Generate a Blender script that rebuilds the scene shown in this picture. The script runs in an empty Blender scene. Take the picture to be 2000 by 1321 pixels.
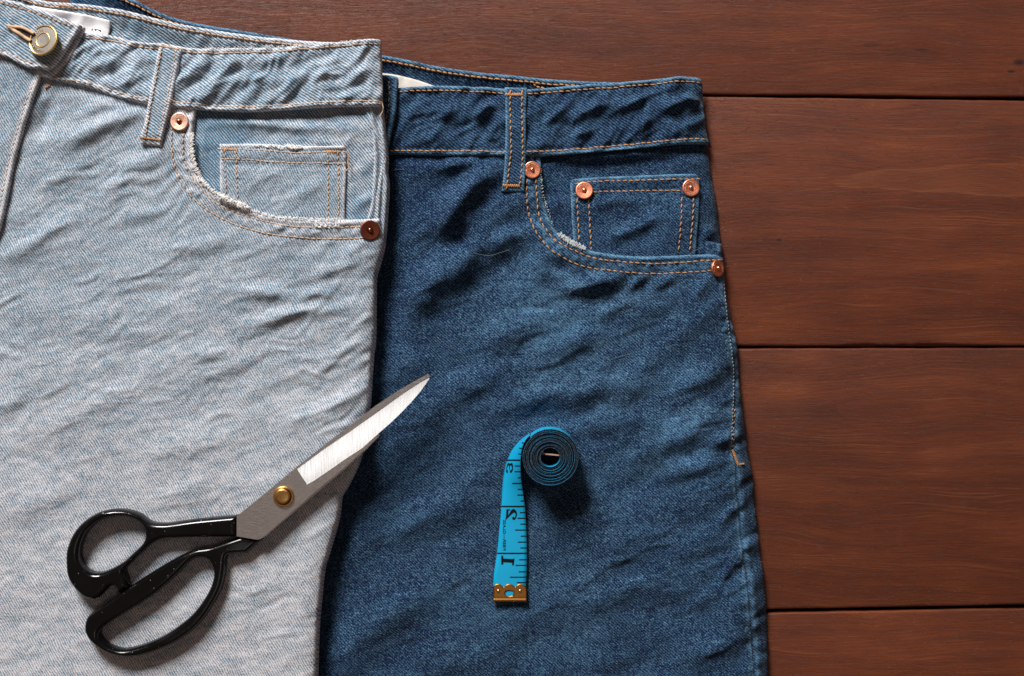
import bpy, math, random
import numpy as np
from mathutils import Vector, Matrix

random.seed(7)
rng = np.random.default_rng(7)
SC = bpy.context.scene
COL = SC.collection
PI = math.pi

# ---------------------------------------------------------------- camera
CAM_H, TILT, LENS = 0.80, math.radians(-0.7), 50.0
CAM = np.array([0.0, -CAM_H * math.tan(TILT), CAM_H])
cd = bpy.data.cameras.new("camera")
cam = bpy.data.objects.new("camera", cd)
COL.objects.link(cam)
cam.location = CAM
cam.rotation_euler = (TILT, 0, 0)
cd.lens, cd.sensor_width, cd.clip_start, cd.clip_end = LENS, 36.0, 0.01, 50.0
cd.dof.use_dof, cd.dof.focus_distance, cd.dof.aperture_fstop = True, 0.778, 3.2
SC.camera = cam

# ---------------------------------------------------------------- world and lamps
w = bpy.data.worlds.new("World")
SC.world = w
w.use_nodes = True
w.node_tree.nodes["Background"].inputs[0].default_value = (1.0, 0.64, 0.48, 1)
w.node_tree.nodes["Background"].inputs[1].default_value = 0.12


def area(name, loc, target, size, size_y, power, color):
    ld = bpy.data.lights.new(name, 'AREA')
    ld.shape, ld.size, ld.size_y, ld.energy, ld.color = 'RECTANGLE', size, size_y, power, color
    o = bpy.data.objects.new(name, ld)
    COL.objects.link(o)
    o.location = loc
    o.rotation_euler = (Vector(target) - Vector(loc)).to_track_quat('-Z', 'Y').to_euler()
    return o


# the window beyond the top of the frame, and an added lamp overhead, put in to whiten the ground blade by reflection
area("window_light", (-0.98, 2.36, 1.56), (-0.06, -0.02, 0.0), 0.85, 0.90, 190.0, (1.0, 0.97, 0.94))
area("blade_reflection_light", (-0.02, -0.56, 1.75), (-0.08, -0.05, 0.0), 0.46, 0.34, 0.86, (1.0, 0.98, 0.96))
SC.view_settings.view_transform = 'Standard'
SC.view_settings.look = 'None'
SC.view_settings.exposure = 0.0
SC.view_settings.gamma = 1.0
SC.render.engine = 'CYCLES'
SC.cycles.use_denoising = True
SC.cycles.max_bounces = 6

# ---------------------------------------------------------------- maths helpers
RX = np.array(Matrix.Rotation(TILT, 3, 'X'))
SPX = 0.00028            # about one photograph pixel, in metres, at the height of the cloth


def W(px, py, z):
    """point of the real plane at height z (metres) seen at a photograph pixel"""
    px, py, z = np.broadcast_arrays(np.asarray(px, float), np.asarray(py, float), np.asarray(z, float))
    k = 36.0 / LENS / 2000.0
    d = np.stack([(px - 1000) * k, (660.5 - py) * k, -np.ones_like(px)], -1) @ RX.T
    t = (z - CAM[2]) / d[..., 2]
    return CAM + d * t[..., None]


_perm = rng.permutation(512)
_perm = np.concatenate([_perm, _perm, _perm])
_ga = rng.random(512) * 2 * PI


def perlin(x, y, seed=0):
    x = np.asarray(x, float) + seed * 17.31
    y = np.asarray(y, float) + seed * 9.77
    xi, yi = np.floor(x).astype(int), np.floor(y).astype(int)
    xf, yf = x - xi, y - yi
    u, v = xf ** 3 * (xf * (xf * 6 - 15) + 10), yf ** 3 * (yf * (yf * 6 - 15) + 10)

    def g(i, j):
        h = _ga[_perm[(_perm[(xi + i) & 511] + yi + j) & 511]]
        return np.cos(h) * (xf - i) + np.sin(h) * (yf - j)
    a = g(0, 0) * (1 - u) + g(1, 0) * u
    b = g(0, 1) * (1 - u) + g(1, 1) * u
    return (a * (1 - v) + b * v) * 1.5


def folds(px, py, ang, lu, lv, seed, warp=0.35):
    """noise stretched along a direction that climbs to the right at ang degrees"""
    a = math.radians(ang)
    wx = perlin(px / (lv * 3.1), py / (lv * 3.1), seed + 3) * lv * warp * 2
    u = (px * math.cos(a) - py * math.sin(a)) / lu
    v = (px * math.sin(a) + py * math.cos(a) + wx) / lv
    return perlin(u, v, seed)


def crease(px, py, ang, lu, lv, seed):
    n = folds(px, py, ang, lu, lv, seed, .6)
    g = np.clip(.5 + 1.2 * perlin(px / 130, py / 130, seed + 40), 0, 1)
    return (.35 - np.sqrt(n * n + .006)) * g


def sstep(a, b, x):
    t = np.clip((x - a) / (b - a), 0, 1)
    return t * t * (3 - 2 * t)


def quarter(t):
    t = np.clip(t, 0, 1)
    return np.sqrt(np.maximum(0, 1 - (1 - t) ** 2))


def spline(pts, n=6, closed=False):
    """Catmull-Rom through the points; a point written as (x, y, 0) is a sharp corner"""
    P = [np.array(p[:2], float) for p in pts]
    K = [len(p) == 3 for p in pts]
    m = len(P)
    out = []
    for i in range(m if closed else m - 1):
        p1, p2 = P[i], P[(i + 1) % m]
        p0 = P[(i - 1) % m] if (closed or i > 0) else p1
        p3 = P[(i + 2) % m] if (closed or i + 2 < m) else p2
        if K[i]: p0 = p1
        if K[(i + 1) % m]: p3 = p2
        m1, m2 = (p2 - p0) * .5, (p3 - p1) * .5
        if K[i]: m1 = (p2 - p1) * .9
        if K[(i + 1) % m]: m2 = (p2 - p1) * .9
        for k in range(n):
            t = k / n
            out.append((2*t**3-3*t*t+1)*p1 + (t**3-2*t*t+t)*m1 + (-2*t**3+3*t*t)*p2 + (t**3-t*t)*m2)
    if not closed:
        out.append(P[-1])
    return np.array(out)


def seg_dist(px, py, poly, closed=False, along=False):
    """distance to a polyline, the nearest point, and how far along it is"""
    shp = np.shape(px)
    x, y = np.ravel(px).astype(float), np.ravel(py).astype(float)
    A = np.asarray(poly, float)
    B = np.roll(A, -1, 0) if closed else A[1:]
    A = A if closed else A[:-1]
    L = np.hypot(*(B - A).T)
    cum = np.concatenate([[0], np.cumsum(L)])[:-1]
    bd = np.full(x.shape, 1e9); bx = np.zeros_like(x); by = np.zeros_like(x); bs = np.zeros_like(x)
    for (ax, ay), (cx, cy), l, c in zip(A, B, L, cum):
        if l < 1e-9: continue
        ux, uy = (cx - ax) / l, (cy - ay) / l
        t = np.clip((x - ax) * ux + (y - ay) * uy, 0, l)
        qx, qy = ax + t * ux, ay + t * uy
        d = (x - qx) ** 2 + (y - qy) ** 2
        m = d < bd
        bd[m] = d[m]; bx[m] = qx[m]; by[m] = qy[m]; bs[m] = c + t[m]
    bd = np.sqrt(bd)
    return bd.reshape(shp), bx.reshape(shp), by.reshape(shp), bs.reshape(shp), L.sum()


def inside(px, py, loops):
    c = np.zeros(np.shape(px), bool)
    for poly in loops:
        A = np.asarray(poly, float); B = np.roll(A, -1, 0)
        for (ax, ay), (bx, by) in zip(A, B):
            if ay == by: continue
            m = ((ay > py) != (by > py)) & (px < (bx - ax) * (py - ay) / (by - ay) + ax)
            c ^= m
    return c


def stroke(px, py, pts, width, h):
    """a fold drawn along a line: gaussian across, fading to both ends"""
    P = np.array(pts, float)
    lo, hi = P.min(0) - width * 3, P.max(0) + width * 3
    m = (px > lo[0]) & (px < hi[0]) & (py > lo[1]) & (py < hi[1])
    out = np.zeros(np.shape(px))
    if m.any():
        x, y = px[m], py[m]
        d, _, _, s, L = seg_dist(x, y, spline(pts, 4) if len(pts) > 2 else P)
        d = d * (1 + .25 * perlin(x / 40, y / 40, 5))
        f = np.clip(np.minimum(s, L - s) / (L * .35), 0, 1)
        out[m] = h * np.exp(-(d / width) ** 2) * (.15 + .85 * f)
    return out


# ---------------------------------------------------------------- object helpers
def tag(o, label=None, cat=None, group=None, kind=None):
    for k, v in (("label", label), ("category", cat), ("group", group), ("kind", kind)):
        if v: o[k] = v
    return o


def empty(name, loc, label=None, cat=None, group=None, kind=None):
    o = bpy.data.objects.new(name, None)
    o.empty_display_size = 0.02
    COL.objects.link(o)
    o.location = loc
    return tag(o, label, cat, group, kind)


def root_of(o):
    while o.parent: o = o.parent
    return o


def link(name, V, F, mat, parent=None, smooth=True, attrs=None, mats=None, fmat=None, kind=None):
    """world-space vertices -> one mesh object under its thing"""
    V = np.asarray(V, float)
    if parent is not None:
        V = V - np.array(root_of(parent).location)
    me = bpy.data.meshes.new(name)
    me.from_pydata(V.tolist(), [], F.tolist() if isinstance(F, np.ndarray) else F)
    if smooth:
        me.polygons.foreach_set("use_smooth", np.ones(len(me.polygons), bool))
    for m in (mats or [mat]): me.materials.append(m)
    if fmat is not None:
        me.polygons.foreach_set("material_index", np.asarray(fmat, np.int32))
    for k, a in (attrs or {}).items():
        at = me.attributes.new(k, 'FLOAT', 'POINT')
        at.data.foreach_set("value", np.asarray(a, np.float32))
    me.update()
    o = bpy.data.objects.new(name, me)
    COL.objects.link(o)
    if parent is not None: o.parent = parent
    if kind: o["kind"] = kind
    return o


def panel(name, loops, hfun, step, mat, parent, zref, edge_r=5., drop=.6, skirt=1.2, wear_r=7., wear=1.,
          corners=(), wearfun=None, closed_bottom=False, kind=None, wobble=0., smooth=True):
    """a sheet with a photographed outline (loops in pixels), a height in mm, rounded rim and real thickness"""
    if not isinstance(loops, list): loops = [loops]
    allp = np.concatenate(loops)
    if wobble:
        loops = [l + np.stack([perlin(l[:, 0] / 9, l[:, 1] / 9, 21), perlin(l[:, 0] / 9, l[:, 1] / 9, 22)], -1) * wobble for l in loops]
    x0, y0 = allp.min(0) - step * 1.5
    x1, y1 = allp.max(0) + step * 1.5
    nx, ny = int((x1 - x0) / step) + 2, int((y1 - y0) / step) + 2
    X, Y = np.meshgrid(x0 + np.arange(nx) * step, y0 + np.arange(ny) * step)
    ins = inside(X, Y, loops)
    D = np.full(X.shape, 1e9); QX = X.copy(); QY = Y.copy()
    for l in loops:
        d, qx, qy, _, _ = seg_dist(X, Y, l, True)
        m = d < D
        D[m] = d[m]; QX[m] = qx[m]; QY[m] = qy[m]
    near = D < .5 * step
    strict = ins & ~near
    q = strict[:-1, :-1] | strict[1:, :-1] | strict[:-1, 1:] | strict[1:, 1:]
    used = np.zeros_like(ins)
    for a in (slice(0, -1), slice(1, None)):
        for b in (slice(0, -1), slice(1, None)):
            used[a, b] |= q
    mv = used & ~strict
    X[mv] = QX[mv]; Y[mv] = QY[mv]; D[mv] = 0
    mi = np.argwhere(mv)
    for cx, cy in corners:
        dd = (X[mv] - cx) ** 2 + (Y[mv] - cy) ** 2
        k = int(dd.argmin())
        if dd[k] < (2.5 * step) ** 2:
            X[tuple(mi[k])] = cx; Y[tuple(mi[k])] = cy
    idx = -np.ones(X.shape, int)
    idx[used] = np.arange(used.sum())
    jj, ii = np.nonzero(q)
    F = np.stack([idx[jj, ii], idx[jj + 1, ii], idx[jj + 1, ii + 1], idx[jj, ii + 1]], -1)
    x, y, sd = X[used], Y[used], D[used]
    z = hfun(x, y, sd) - drop * (1 - quarter(sd / edge_r))
    wr = wear * np.exp(-(sd / wear_r) ** 2)
    if wearfun is not None: wr = np.clip(wr + wearfun(x, y, sd), -.3, 1.5)
    xy = W(x, y, zref)
    V = np.stack([xy[:, 0], xy[:, 1], z * .001], -1)
    E = np.concatenate([F[:, [0, 1]], F[:, [1, 2]], F[:, [2, 3]], F[:, [3, 0]]])
    Es = np.sort(E, 1)
    key = Es[:, 0].astype(np.int64) * 10_000_000 + Es[:, 1]
    _, inv, cnt = np.unique(key, return_inverse=True, return_counts=True)
    be = E[cnt[inv] == 1]
    bv = np.unique(be)
    mp = -np.ones(len(V), int); mp[bv] = len(V) + np.arange(len(bv))
    SV = V[bv].copy()
    SV[:, 2] -= skirt * .001
    F2 = np.stack([be[:, 1], be[:, 0], mp[be[:, 0]], mp[be[:, 1]]], -1)
    V = np.concatenate([V, SV]); F = np.concatenate([F, F2]); wr = np.concatenate([wr, wr[bv] * .6])
    if closed_bottom:          # rounded underside, mirrored below the rim
        nb = used.sum()
        VB = V[:nb].copy()
        top = hfun(x, y, sd).max()
        VB[:, 2] = np.minimum(V[:nb, 2] - .0002, (z.min() - skirt) * .001 - (z - z.min()) * .0002)
        VB[bv, 2] = SV[:, 2]
        base = len(V)
        FB = F[:len(jj)][:, ::-1] + base
        V = np.concatenate([V, VB]); F = np.concatenate([F, FB]); wr = np.concatenate([wr, wr[:nb]])
    return link(name, V, F, mat, parent, smooth, {"wear": wr}, kind=kind)


def tube(V, F, pts, rad, sides=5, caps=True):
    """add a tube along world points to the lists"""
    P = np.asarray(pts, float)
    n = len(P)
    rad = np.broadcast_to(np.asarray(rad, float), (n,))
    T = np.gradient(P, axis=0)
    T /= np.linalg.norm(T, axis=1, keepdims=True) + 1e-12
    up = np.array([0, 0, 1.0])
    b0 = len(V)
    for i in range(n):
        s = np.cross(T[i], up)
        if np.linalg.norm(s) < 1e-3: s = np.cross(T[i], [0, 1, 0])
        s /= np.linalg.norm(s)
        u = np.cross(s, T[i])
        for k in range(sides):
            a = 2 * PI * k / sides
            V.append(P[i] + rad[i] * (math.cos(a) * s + math.sin(a) * u))
    for i in range(n - 1):
        for k in range(sides):
            k2 = (k + 1) % sides
            F.append((b0 + i * sides + k, b0 + i * sides + k2, b0 + (i + 1) * sides + k2, b0 + (i + 1) * sides + k))
    if caps:
        F.append(tuple(b0 + k for k in reversed(range(sides))))
        F.append(tuple(b0 + (n - 1) * sides + k for k in range(sides)))


def stitches(name, pts, hfun, off, mat, parent, zref, length=9., gap=3., rad=1.5, smooth_n=6, side=0., join=None):
    """a row of sewn stitches, each a small sunk capsule of thread"""
    V, F = join if join else ([], [])
    P = spline(pts, smooth_n) if len(pts) > 2 else np.array(pts, float)
    L = np.hypot(*np.diff(P, axis=0).T)
    cum = np.concatenate([[0], np.cumsum(L)])
    s = 0.
    while s + length * .6 < cum[-1]:
        ln = length * random.uniform(.85, 1.12)
        t = np.linspace(s, min(s + ln, cum[-1]), 5)
        x, y = np.interp(t, cum, P[:, 0]), np.interp(t, cum, P[:, 1])
        j = random.uniform(-.5, .5)
        dx, dy = x[-1] - x[0], y[-1] - y[0]
        m = math.hypot(dx, dy) + 1e-9
        tw = np.linspace(-.7, .7, 5) + j
        x, y = x - dy / m * tw, y + dx / m * tw
        xy = W(x, y, zref)
        arch = np.array([-.25, .12, .22, .12, -.25]) * rad
        z = hfun(x, y) + off + arch * SPX * 1000
        tube(V, F, np.stack([xy[:, 0], xy[:, 1], z * .001], -1), np.array([.55, .95, 1.05, .95, .55]) * rad * SPX * random.uniform(.88, 1.1), 5)
        s += ln + gap * random.uniform(.8, 1.2)
    if join: return None
    return link(name, V, F, mat, parent, True, kind="stuff")


def frays(name, pts, hfun, off, mat, parent, zref, n, length, rad, spread, curl=1., seed=1, loose=.12, across=1.0):
    """worn cotton: yarns lying askew over a frayed rim, some of them curling loose"""
    r = random.Random(seed)
    P = spline(pts, 6) if len(pts) > 2 else np.array(pts, float)
    L = np.hypot(*np.diff(P, axis=0).T); cum = np.concatenate([[0], np.cumsum(L)])
    V, F = [], []
    for _ in range(n):
        s = r.uniform(0, cum[-1])
        x, y = np.interp(s, cum, P[:, 0]), np.interp(s, cum, P[:, 1])
        x2, y2 = np.interp(s + 1, cum, P[:, 0]), np.interp(s + 1, cum, P[:, 1])
        x1, y1 = np.interp(s - 1, cum, P[:, 0]), np.interp(s - 1, cum, P[:, 1])
        tang = math.atan2(y2 - y1, x2 - x1)
        fade = .45 + .55 * math.sin(PI * s / cum[-1]) ** .5
        free = r.random() < loose
        ln = length * fade * r.uniform(.5, 1.1) * (1.25 if free else 1)
        a = r.uniform(0, 2 * PI) if free else tang + across * (1.05 + r.gauss(0, .30))
        c = r.uniform(-1, 1) * curl * (1 if free else .35)
        t = np.linspace(0, 1, 7)
        aa = a + c * 2. * (t - .5)
        xs = np.cumsum(np.cos(aa)) * ln / 7; ys = np.cumsum(np.sin(aa)) * ln / 7
        xs = x + xs - xs[3] + r.gauss(0, spread); ys = y + ys - ys[3] + r.gauss(0, spread)
        xy = W(xs, ys, zref)
        arch = np.sin(t * PI) * ln * SPX * 1000 * .22 + r.uniform(-.15, .25)
        z = hfun(xs, ys) + off + arch
        tube(V, F, np.stack([xy[:, 0], xy[:, 1], z * .001], -1), np.array([.45, .9, 1.05, 1.1, 1.0, .85, .4]) * rad * SPX * r.uniform(.8, 1.2), 5)
    return link(name, V, F, mat, parent, True, kind="stuff")


def lathe_pts(prof, n=40):
    """profile (r, z) -> rings about the z axis; returns vertices and faces"""
    V, F = [], []
    for r, z in prof:
        for k in range(n):
            a = 2 * PI * k / n
            V.append((r * math.cos(a), r * math.sin(a), z))
    for i in range(len(prof) - 1):
        for k in range(n):
            k2 = (k + 1) % n
            F.append((i * n + k, i * n + k2, (i + 1) * n + k2, (i + 1) * n + k))
    F.append(tuple((len(prof) - 1) * n + k for k in range(n)))
    return np.array(V), F


def place(V, origin, normal=(0, 0, 1), spin=0.):
    q = Vector((0, 0, 1)).rotation_difference(Vector(normal).normalized()).to_matrix()
    M = np.array(q @ Matrix.Rotation(spin, 3, 'Z'))
    return np.asarray(V) @ M.T + np.asarray(origin)


# ---------------------------------------------------------------- materials
def nodes(name):
    m = bpy.data.materials.new(name)
    m.use_nodes = True
    nt = m.node_tree
    return m, nt, nt.nodes["Principled BSDF"]


class NT:
    def __init__(s, nt): s.nt = nt

    def new(s, t, **kw):
        n = s.nt.nodes.new(t)
        for k, v in kw.items(): setattr(n, k, v)
        return n

    def set(s, sock, v):
        if hasattr(v, "is_output") or isinstance(v, bpy.types.NodeSocket): s.nt.links.new(v, sock)
        else: sock.default_value = v

    def math(s, op, a, b=0., c=0., clamp=False):
        n = s.new('ShaderNodeMath', operation=op, use_clamp=clamp)
        s.set(n.inputs[0], a); s.set(n.inputs[1], b); s.set(n.inputs[2], c)
        return n.outputs[0]

    def mapping(s, vec, loc=(0, 0, 0), rot=(0, 0, 0), scale=(1, 1, 1)):
        n = s.new('ShaderNodeMapping')
        s.set(n.inputs[0], vec)
        n.inputs[1].default_value, n.inputs[2].default_value, n.inputs[3].default_value = loc, rot, scale
        return n.outputs[0]

    def noise(s, vec, scale, detail=2., rough=.5, dist=0.):
        n = s.new('ShaderNodeTexNoise')
        s.set(n.inputs['Vector'], vec)
        n.inputs['Scale'].default_value, n.inputs['Detail'].default_value = scale, detail
        n.inputs['Roughness'].default_value, n.inputs['Distortion'].default_value = rough, dist
        return n.outputs[0]

    def ramp(s, fac, stops, interp='LINEAR'):
        n = s.new('ShaderNodeValToRGB')
        n.color_ramp.interpolation = interp
        el = n.color_ramp.elements
        while len(el) < len(stops): el.new(.5)
        for e, (p, c) in zip(el, stops):
            e.position = p
            e.color = (*c, 1) if len(c) == 3 else c
        s.set(n.inputs[0], fac)
        return n.outputs[0]

    def maprange(s, v, a, b, c=0., d=1.):
        n = s.new('ShaderNodeMapRange')
        s.set(n.inputs[0], v)
        for i, k in enumerate((a, b, c, d)): s.set(n.inputs[i + 1], k)
        return n.outputs[0]

    def mix(s, fac, a, b, blend='MIX'):
        n = s.new('ShaderNodeMix', data_type='RGBA', blend_type=blend)
        s.set(n.inputs[0], fac)
        s.set(n.inputs[6], a if not isinstance(a, tuple) else (*a, 1))
        s.set(n.inputs[7], b if not isinstance(b, tuple) else (*b, 1))
        return n.outputs[2]

    def bump(s, h, dist, strength=1.):
        n = s.new('ShaderNodeBump')
        n.inputs['Strength'].default_value, n.inputs['Distance'].default_value = strength, dist
        s.set(n.inputs['Height'], h)
        return n.outputs[0]


def denim(name, indigo, pale, tint, twill, period, bias, contrast, speck, cloud, wear_amt, bump=.00012, spark=0.):
    """woven twill: indigo warp ribs over pale weft, speckled, with washed-out clouds and worn rims"""
    m, nt, b = nodes(name)
    k = NT(nt)
    co = k.mapping(k.new('ShaderNodeTexCoord').outputs['Object'], scale=(1000, 1000, 1000))      # millimetres
    flat = k.mapping(co, scale=(1, 1, .3))
    drift = k.math('MULTIPLY', k.math('SUBTRACT', k.noise(flat, .09, 2.), .5), 1.8)
    jit = k.math('MULTIPLY', k.math('SUBTRACT', k.noise(flat, .55, 2.), .5), .55)
    a = math.radians(twill)
    rot = k.new('ShaderNodeSeparateXYZ')
    k.set(rot.inputs[0], k.mapping(flat, rot=(0, 0, a)))
    t = k.math('ADD', k.math('DIVIDE', rot.outputs[1], period), k.math('ADD', drift, jit))
    rib = k.math('MULTIPLY_ADD', k.math('SINE', k.math('MULTIPLY', t, 2 * PI)), .5, .5)
    # threads: yarn-sized flecks stretched along the rib, and slubs along the warp
    fleck = k.noise(k.mapping(flat, rot=(0, 0, a), scale=(.55, 1.1, 1)), 1.25, 2., .6)
    grain = k.noise(flat, 2.3, 1., .5)
    slub = k.noise(k.mapping(flat, rot=(0, 0, .06), scale=(1.2, .06, 1)), 1.0, 2., .6)
    slub2 = k.noise(k.mapping(flat, rot=(0, 0, .06), scale=(.06, 1.2, 1)), 1.0, 2., .6)
    patch = k.noise(k.mapping(flat, rot=(0, 0, -.45), scale=(.45, 1., 1)), .045, 4., .6)
    blot = k.noise(k.mapping(flat, rot=(0, 0, -.6), scale=(.5, 1., 1)), .22, 3., .65)
    f = k.math('MULTIPLY_ADD', k.math('SUBTRACT', rib, .5), contrast, bias)
    for src, amt in ((fleck, speck), (grain, speck * .8), (slub, .28), (slub2, .22), (patch, cloud), (blot, cloud * .75)):
        f = k.math('MULTIPLY_ADD', k.math('SUBTRACT', src, .5), amt, f)
    if spark:      # bare white weft showing between the ribs
        f = k.math('MULTIPLY_ADD', k.maprange(k.noise(k.mapping(flat, loc=(31, 7, 0)), 1.5, 1., .4), .58, .68), spark, f)
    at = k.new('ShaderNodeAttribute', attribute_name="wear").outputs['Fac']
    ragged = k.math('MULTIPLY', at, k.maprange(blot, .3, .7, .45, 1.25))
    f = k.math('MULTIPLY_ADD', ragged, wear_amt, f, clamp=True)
    mid = tuple((i * .55 + p * .45) for i, p in zip(indigo, pale))
    colr = k.ramp(f, [(0., indigo), (.5, mid), (1., pale)])
    hue = k.mix(k.maprange(patch, .38, .66, 0., .55), colr, k.mix(1., colr, tint, 'MULTIPLY'))
    k.set(b.inputs['Base Color'], hue)
    b.inputs['Roughness'].default_value = .92
    b.inputs['Specular IOR Level'].default_value = .12
    b.inputs['Sheen Weight'].default_value = .06
    b.inputs['Sheen Roughness'].default_value = .5
    h = k.math('MULTIPLY_ADD', fleck, .9, rib)
    h = k.math('MULTIPLY_ADD', blot, 1.2, h)
    k.set(b.inputs['Normal'], k.bump(h, bump))
    return m


# light denim: body ribs run steeply, waistband ribs run flatter (the cloth is turned)
PALE_L, IND_L = (.64, .605, .62), (.034, .128, .205)
L_BODY = denim("light_denim", IND_L, PALE_L, (.84, .95, 1.0), 60, 1.25, .37, .62, 1.2, .52, .52, bump=.00018)
L_BAND = denim("light_denim_band", IND_L, PALE_L, (.80, .95, 1.03), 36, 1.4, .34, .80, 1.1, .7, .56, bump=.00018)
L_DEEP = denim("light_denim_unfaded", (.032, .125, .21), (.60, .57, .575), (.78, .94, 1.02), 50, 1.3, .15, .80, .95, .6, .75, bump=.00018)
PALE_D, IND_D = (.125, .265, .395), (.0007, .0070, .0335)
D_BODY = denim("dark_denim", IND_D, PALE_D, (.8, .95, 1.08), 42, 1.25, .07, .32, 1.25, .45, .62, spark=.42)
D_BAND = denim("dark_denim_band", IND_D, PALE_D, (.9, .97, 1.05), 36, 1.4, .09, .42, 1.05, .5, .62, spark=.25)


def simple(name, color, rough=.5, metal=0., spec=.5, noise_amt=0., noise_scale=1., bump=0., stretch=(1, 1, 1), rot=0., rvar=0.):
    m, nt, b = nodes(name)
    k = NT(nt)
    b.inputs['Roughness'].default_value, b.inputs['Metallic'].default_value = rough, metal
    b.inputs['Specular IOR Level'].default_value = spec
    co = k.mapping(k.new('ShaderNodeTexCoord').outputs['Object'], scale=(1000, 1000, 1000))
    n = k.noise(k.mapping(co, rot=(0, 0, rot), scale=stretch), noise_scale, 3., .6)
    if noise_amt:
        k.set(b.inputs['Base Color'], k.mix(k.maprange(n, .3, .7, 0, noise_amt), tuple(color), tuple(c * .25 for c in color)))
    else:
        b.inputs['Base Color'].default_value = (*color, 1)
    if rvar: k.set(b.inputs['Roughness'], k.maprange(n, .3, .7, rough - rvar, rough + rvar))
    if bump: k.set(b.inputs['Normal'], k.bump(n, bump))
    return m


THREAD_L = simple("tan_thread", (.58, .38, .24), .8, noise_amt=.35, noise_scale=1.1)
THREAD_LO = simple("orange_thread", (.50, .23, .07), .8, noise_amt=.4, noise_scale=1.1)
THREAD_D = simple("amber_thread", (.52, .26, .10), .8, noise_amt=.5, noise_scale=1.1)
THREAD_B = simple("blue_grey_thread", (.22, .29, .36), .8, noise_amt=.6, noise_scale=1.1)
FRAY_L = simple("frayed_cotton", (.76, .75, .74), .9, noise_amt=.25, noise_scale=.7)
FRAY_D = simple("frayed_grey_cotton", (.42, .46, .48), .9, noise_amt=.35, noise_scale=.7)
LABEL = simple("white_label_cloth", (.80, .79, .82), .85, noise_amt=.06, noise_scale=.5, bump=.00006, stretch=(2, 2, 1))
LABEL_D = simple("cream_label_cloth", (.62, .58, .53), .85, noise_amt=.08, noise_scale=.5)
INK = simple("black_ink", (.003, .004, .006), .8, spec=.15)
COPPER = simple("copper", (.86, .33, .20), .43, 1., noise_amt=.28, noise_scale=1.0, bump=.00004, rvar=.08)
COPPER_P = simple("pale_copper", (.80, .47, .36), .45, 1., noise_amt=.40, noise_scale=.9, bump=.00005, rvar=.1)
COPPER_D = simple("brown_copper", (.24, .065, .04), .5, 1., noise_amt=.35, noise_scale=.9, bump=.00004)
NUB = simple("copper_burr", (.80, .40, .25), .24, 1.)
NUB_D = simple("dark_burr", (.30, .12, .07), .22, 1.)
BRASS = simple("brass", (.62, .36, .13), .34, 1., noise_amt=.15, noise_scale=.7, rvar=.06)
BRASS_CLIP = simple("bronze_clip", (.36, .165, .045), .36, 1., noise_amt=.12, noise_scale=.6)
NICKEL = simple("button_nickel", (.27, .25, .225), .45, 1., noise_amt=.2, noise_scale=1.5, bump=.00004)
GOLD = simple("button_gold", (.58, .38, .14), .34, 1.)
BLADE = simple("satin_steel", (.52, .485, .465), .40, 1., noise_amt=.18, noise_scale=1.3, bump=.00009, stretch=(.22, 2.0, 1), rot=-.55, rvar=.08)
GROUND = simple("ground_steel", (.92, .93, .94), .22, 1., noise_amt=.08, noise_scale=.6, bump=.0000015, stretch=(3.2, .10, 1), rot=-.62, rvar=.03)
def enamel():
    m, nt, b = nodes("black_enamel")
    k = NT(nt)
    co = k.mapping(k.new('ShaderNodeTexCoord').outputs['Object'], scale=(1000, 1000, 1000))
    chip = k.maprange(k.noise(co, .62, 2., .5), .735, .755)
    smear = k.noise(k.mapping(co, scale=(.3, .3, .3)), .35, 4., .65)
    k.set(b.inputs['Base Color'], k.mix(chip, (.0025, .0025, .003), (.28, .26, .24)))
    k.set(b.inputs['Roughness'], k.maprange(smear, .35, .65, .09, .26))
    b.inputs['Specular IOR Level'].default_value = .36
    k.set(b.inputs['Normal'], k.bump(k.noise(co, .25, 2., .5), .00003))
    return m


BLACK = enamel()
TAPE = simple("blue_vinyl", (.003, .315, .56), .42, 0., .4, noise_amt=.05, noise_scale=.4)


def tape_edge():
    m, nt, b = nodes("tape_edge")
    k = NT(nt)
    co = k.mapping(k.new('ShaderNodeTexCoord').outputs['Object'], scale=(1000, 1000, 1000))
    n = k.noise(co, 1.3, 3., .7)
    k.set(b.inputs['Base Color'], k.ramp(n, [(.44, (.003, .005, .009)), (.56, (.006, .026, .05)), (.70, (.05, .14, .20))]))
    b.inputs['Roughness'].default_value = .6
    return m


TAPE_E = tape_edge()


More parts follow.
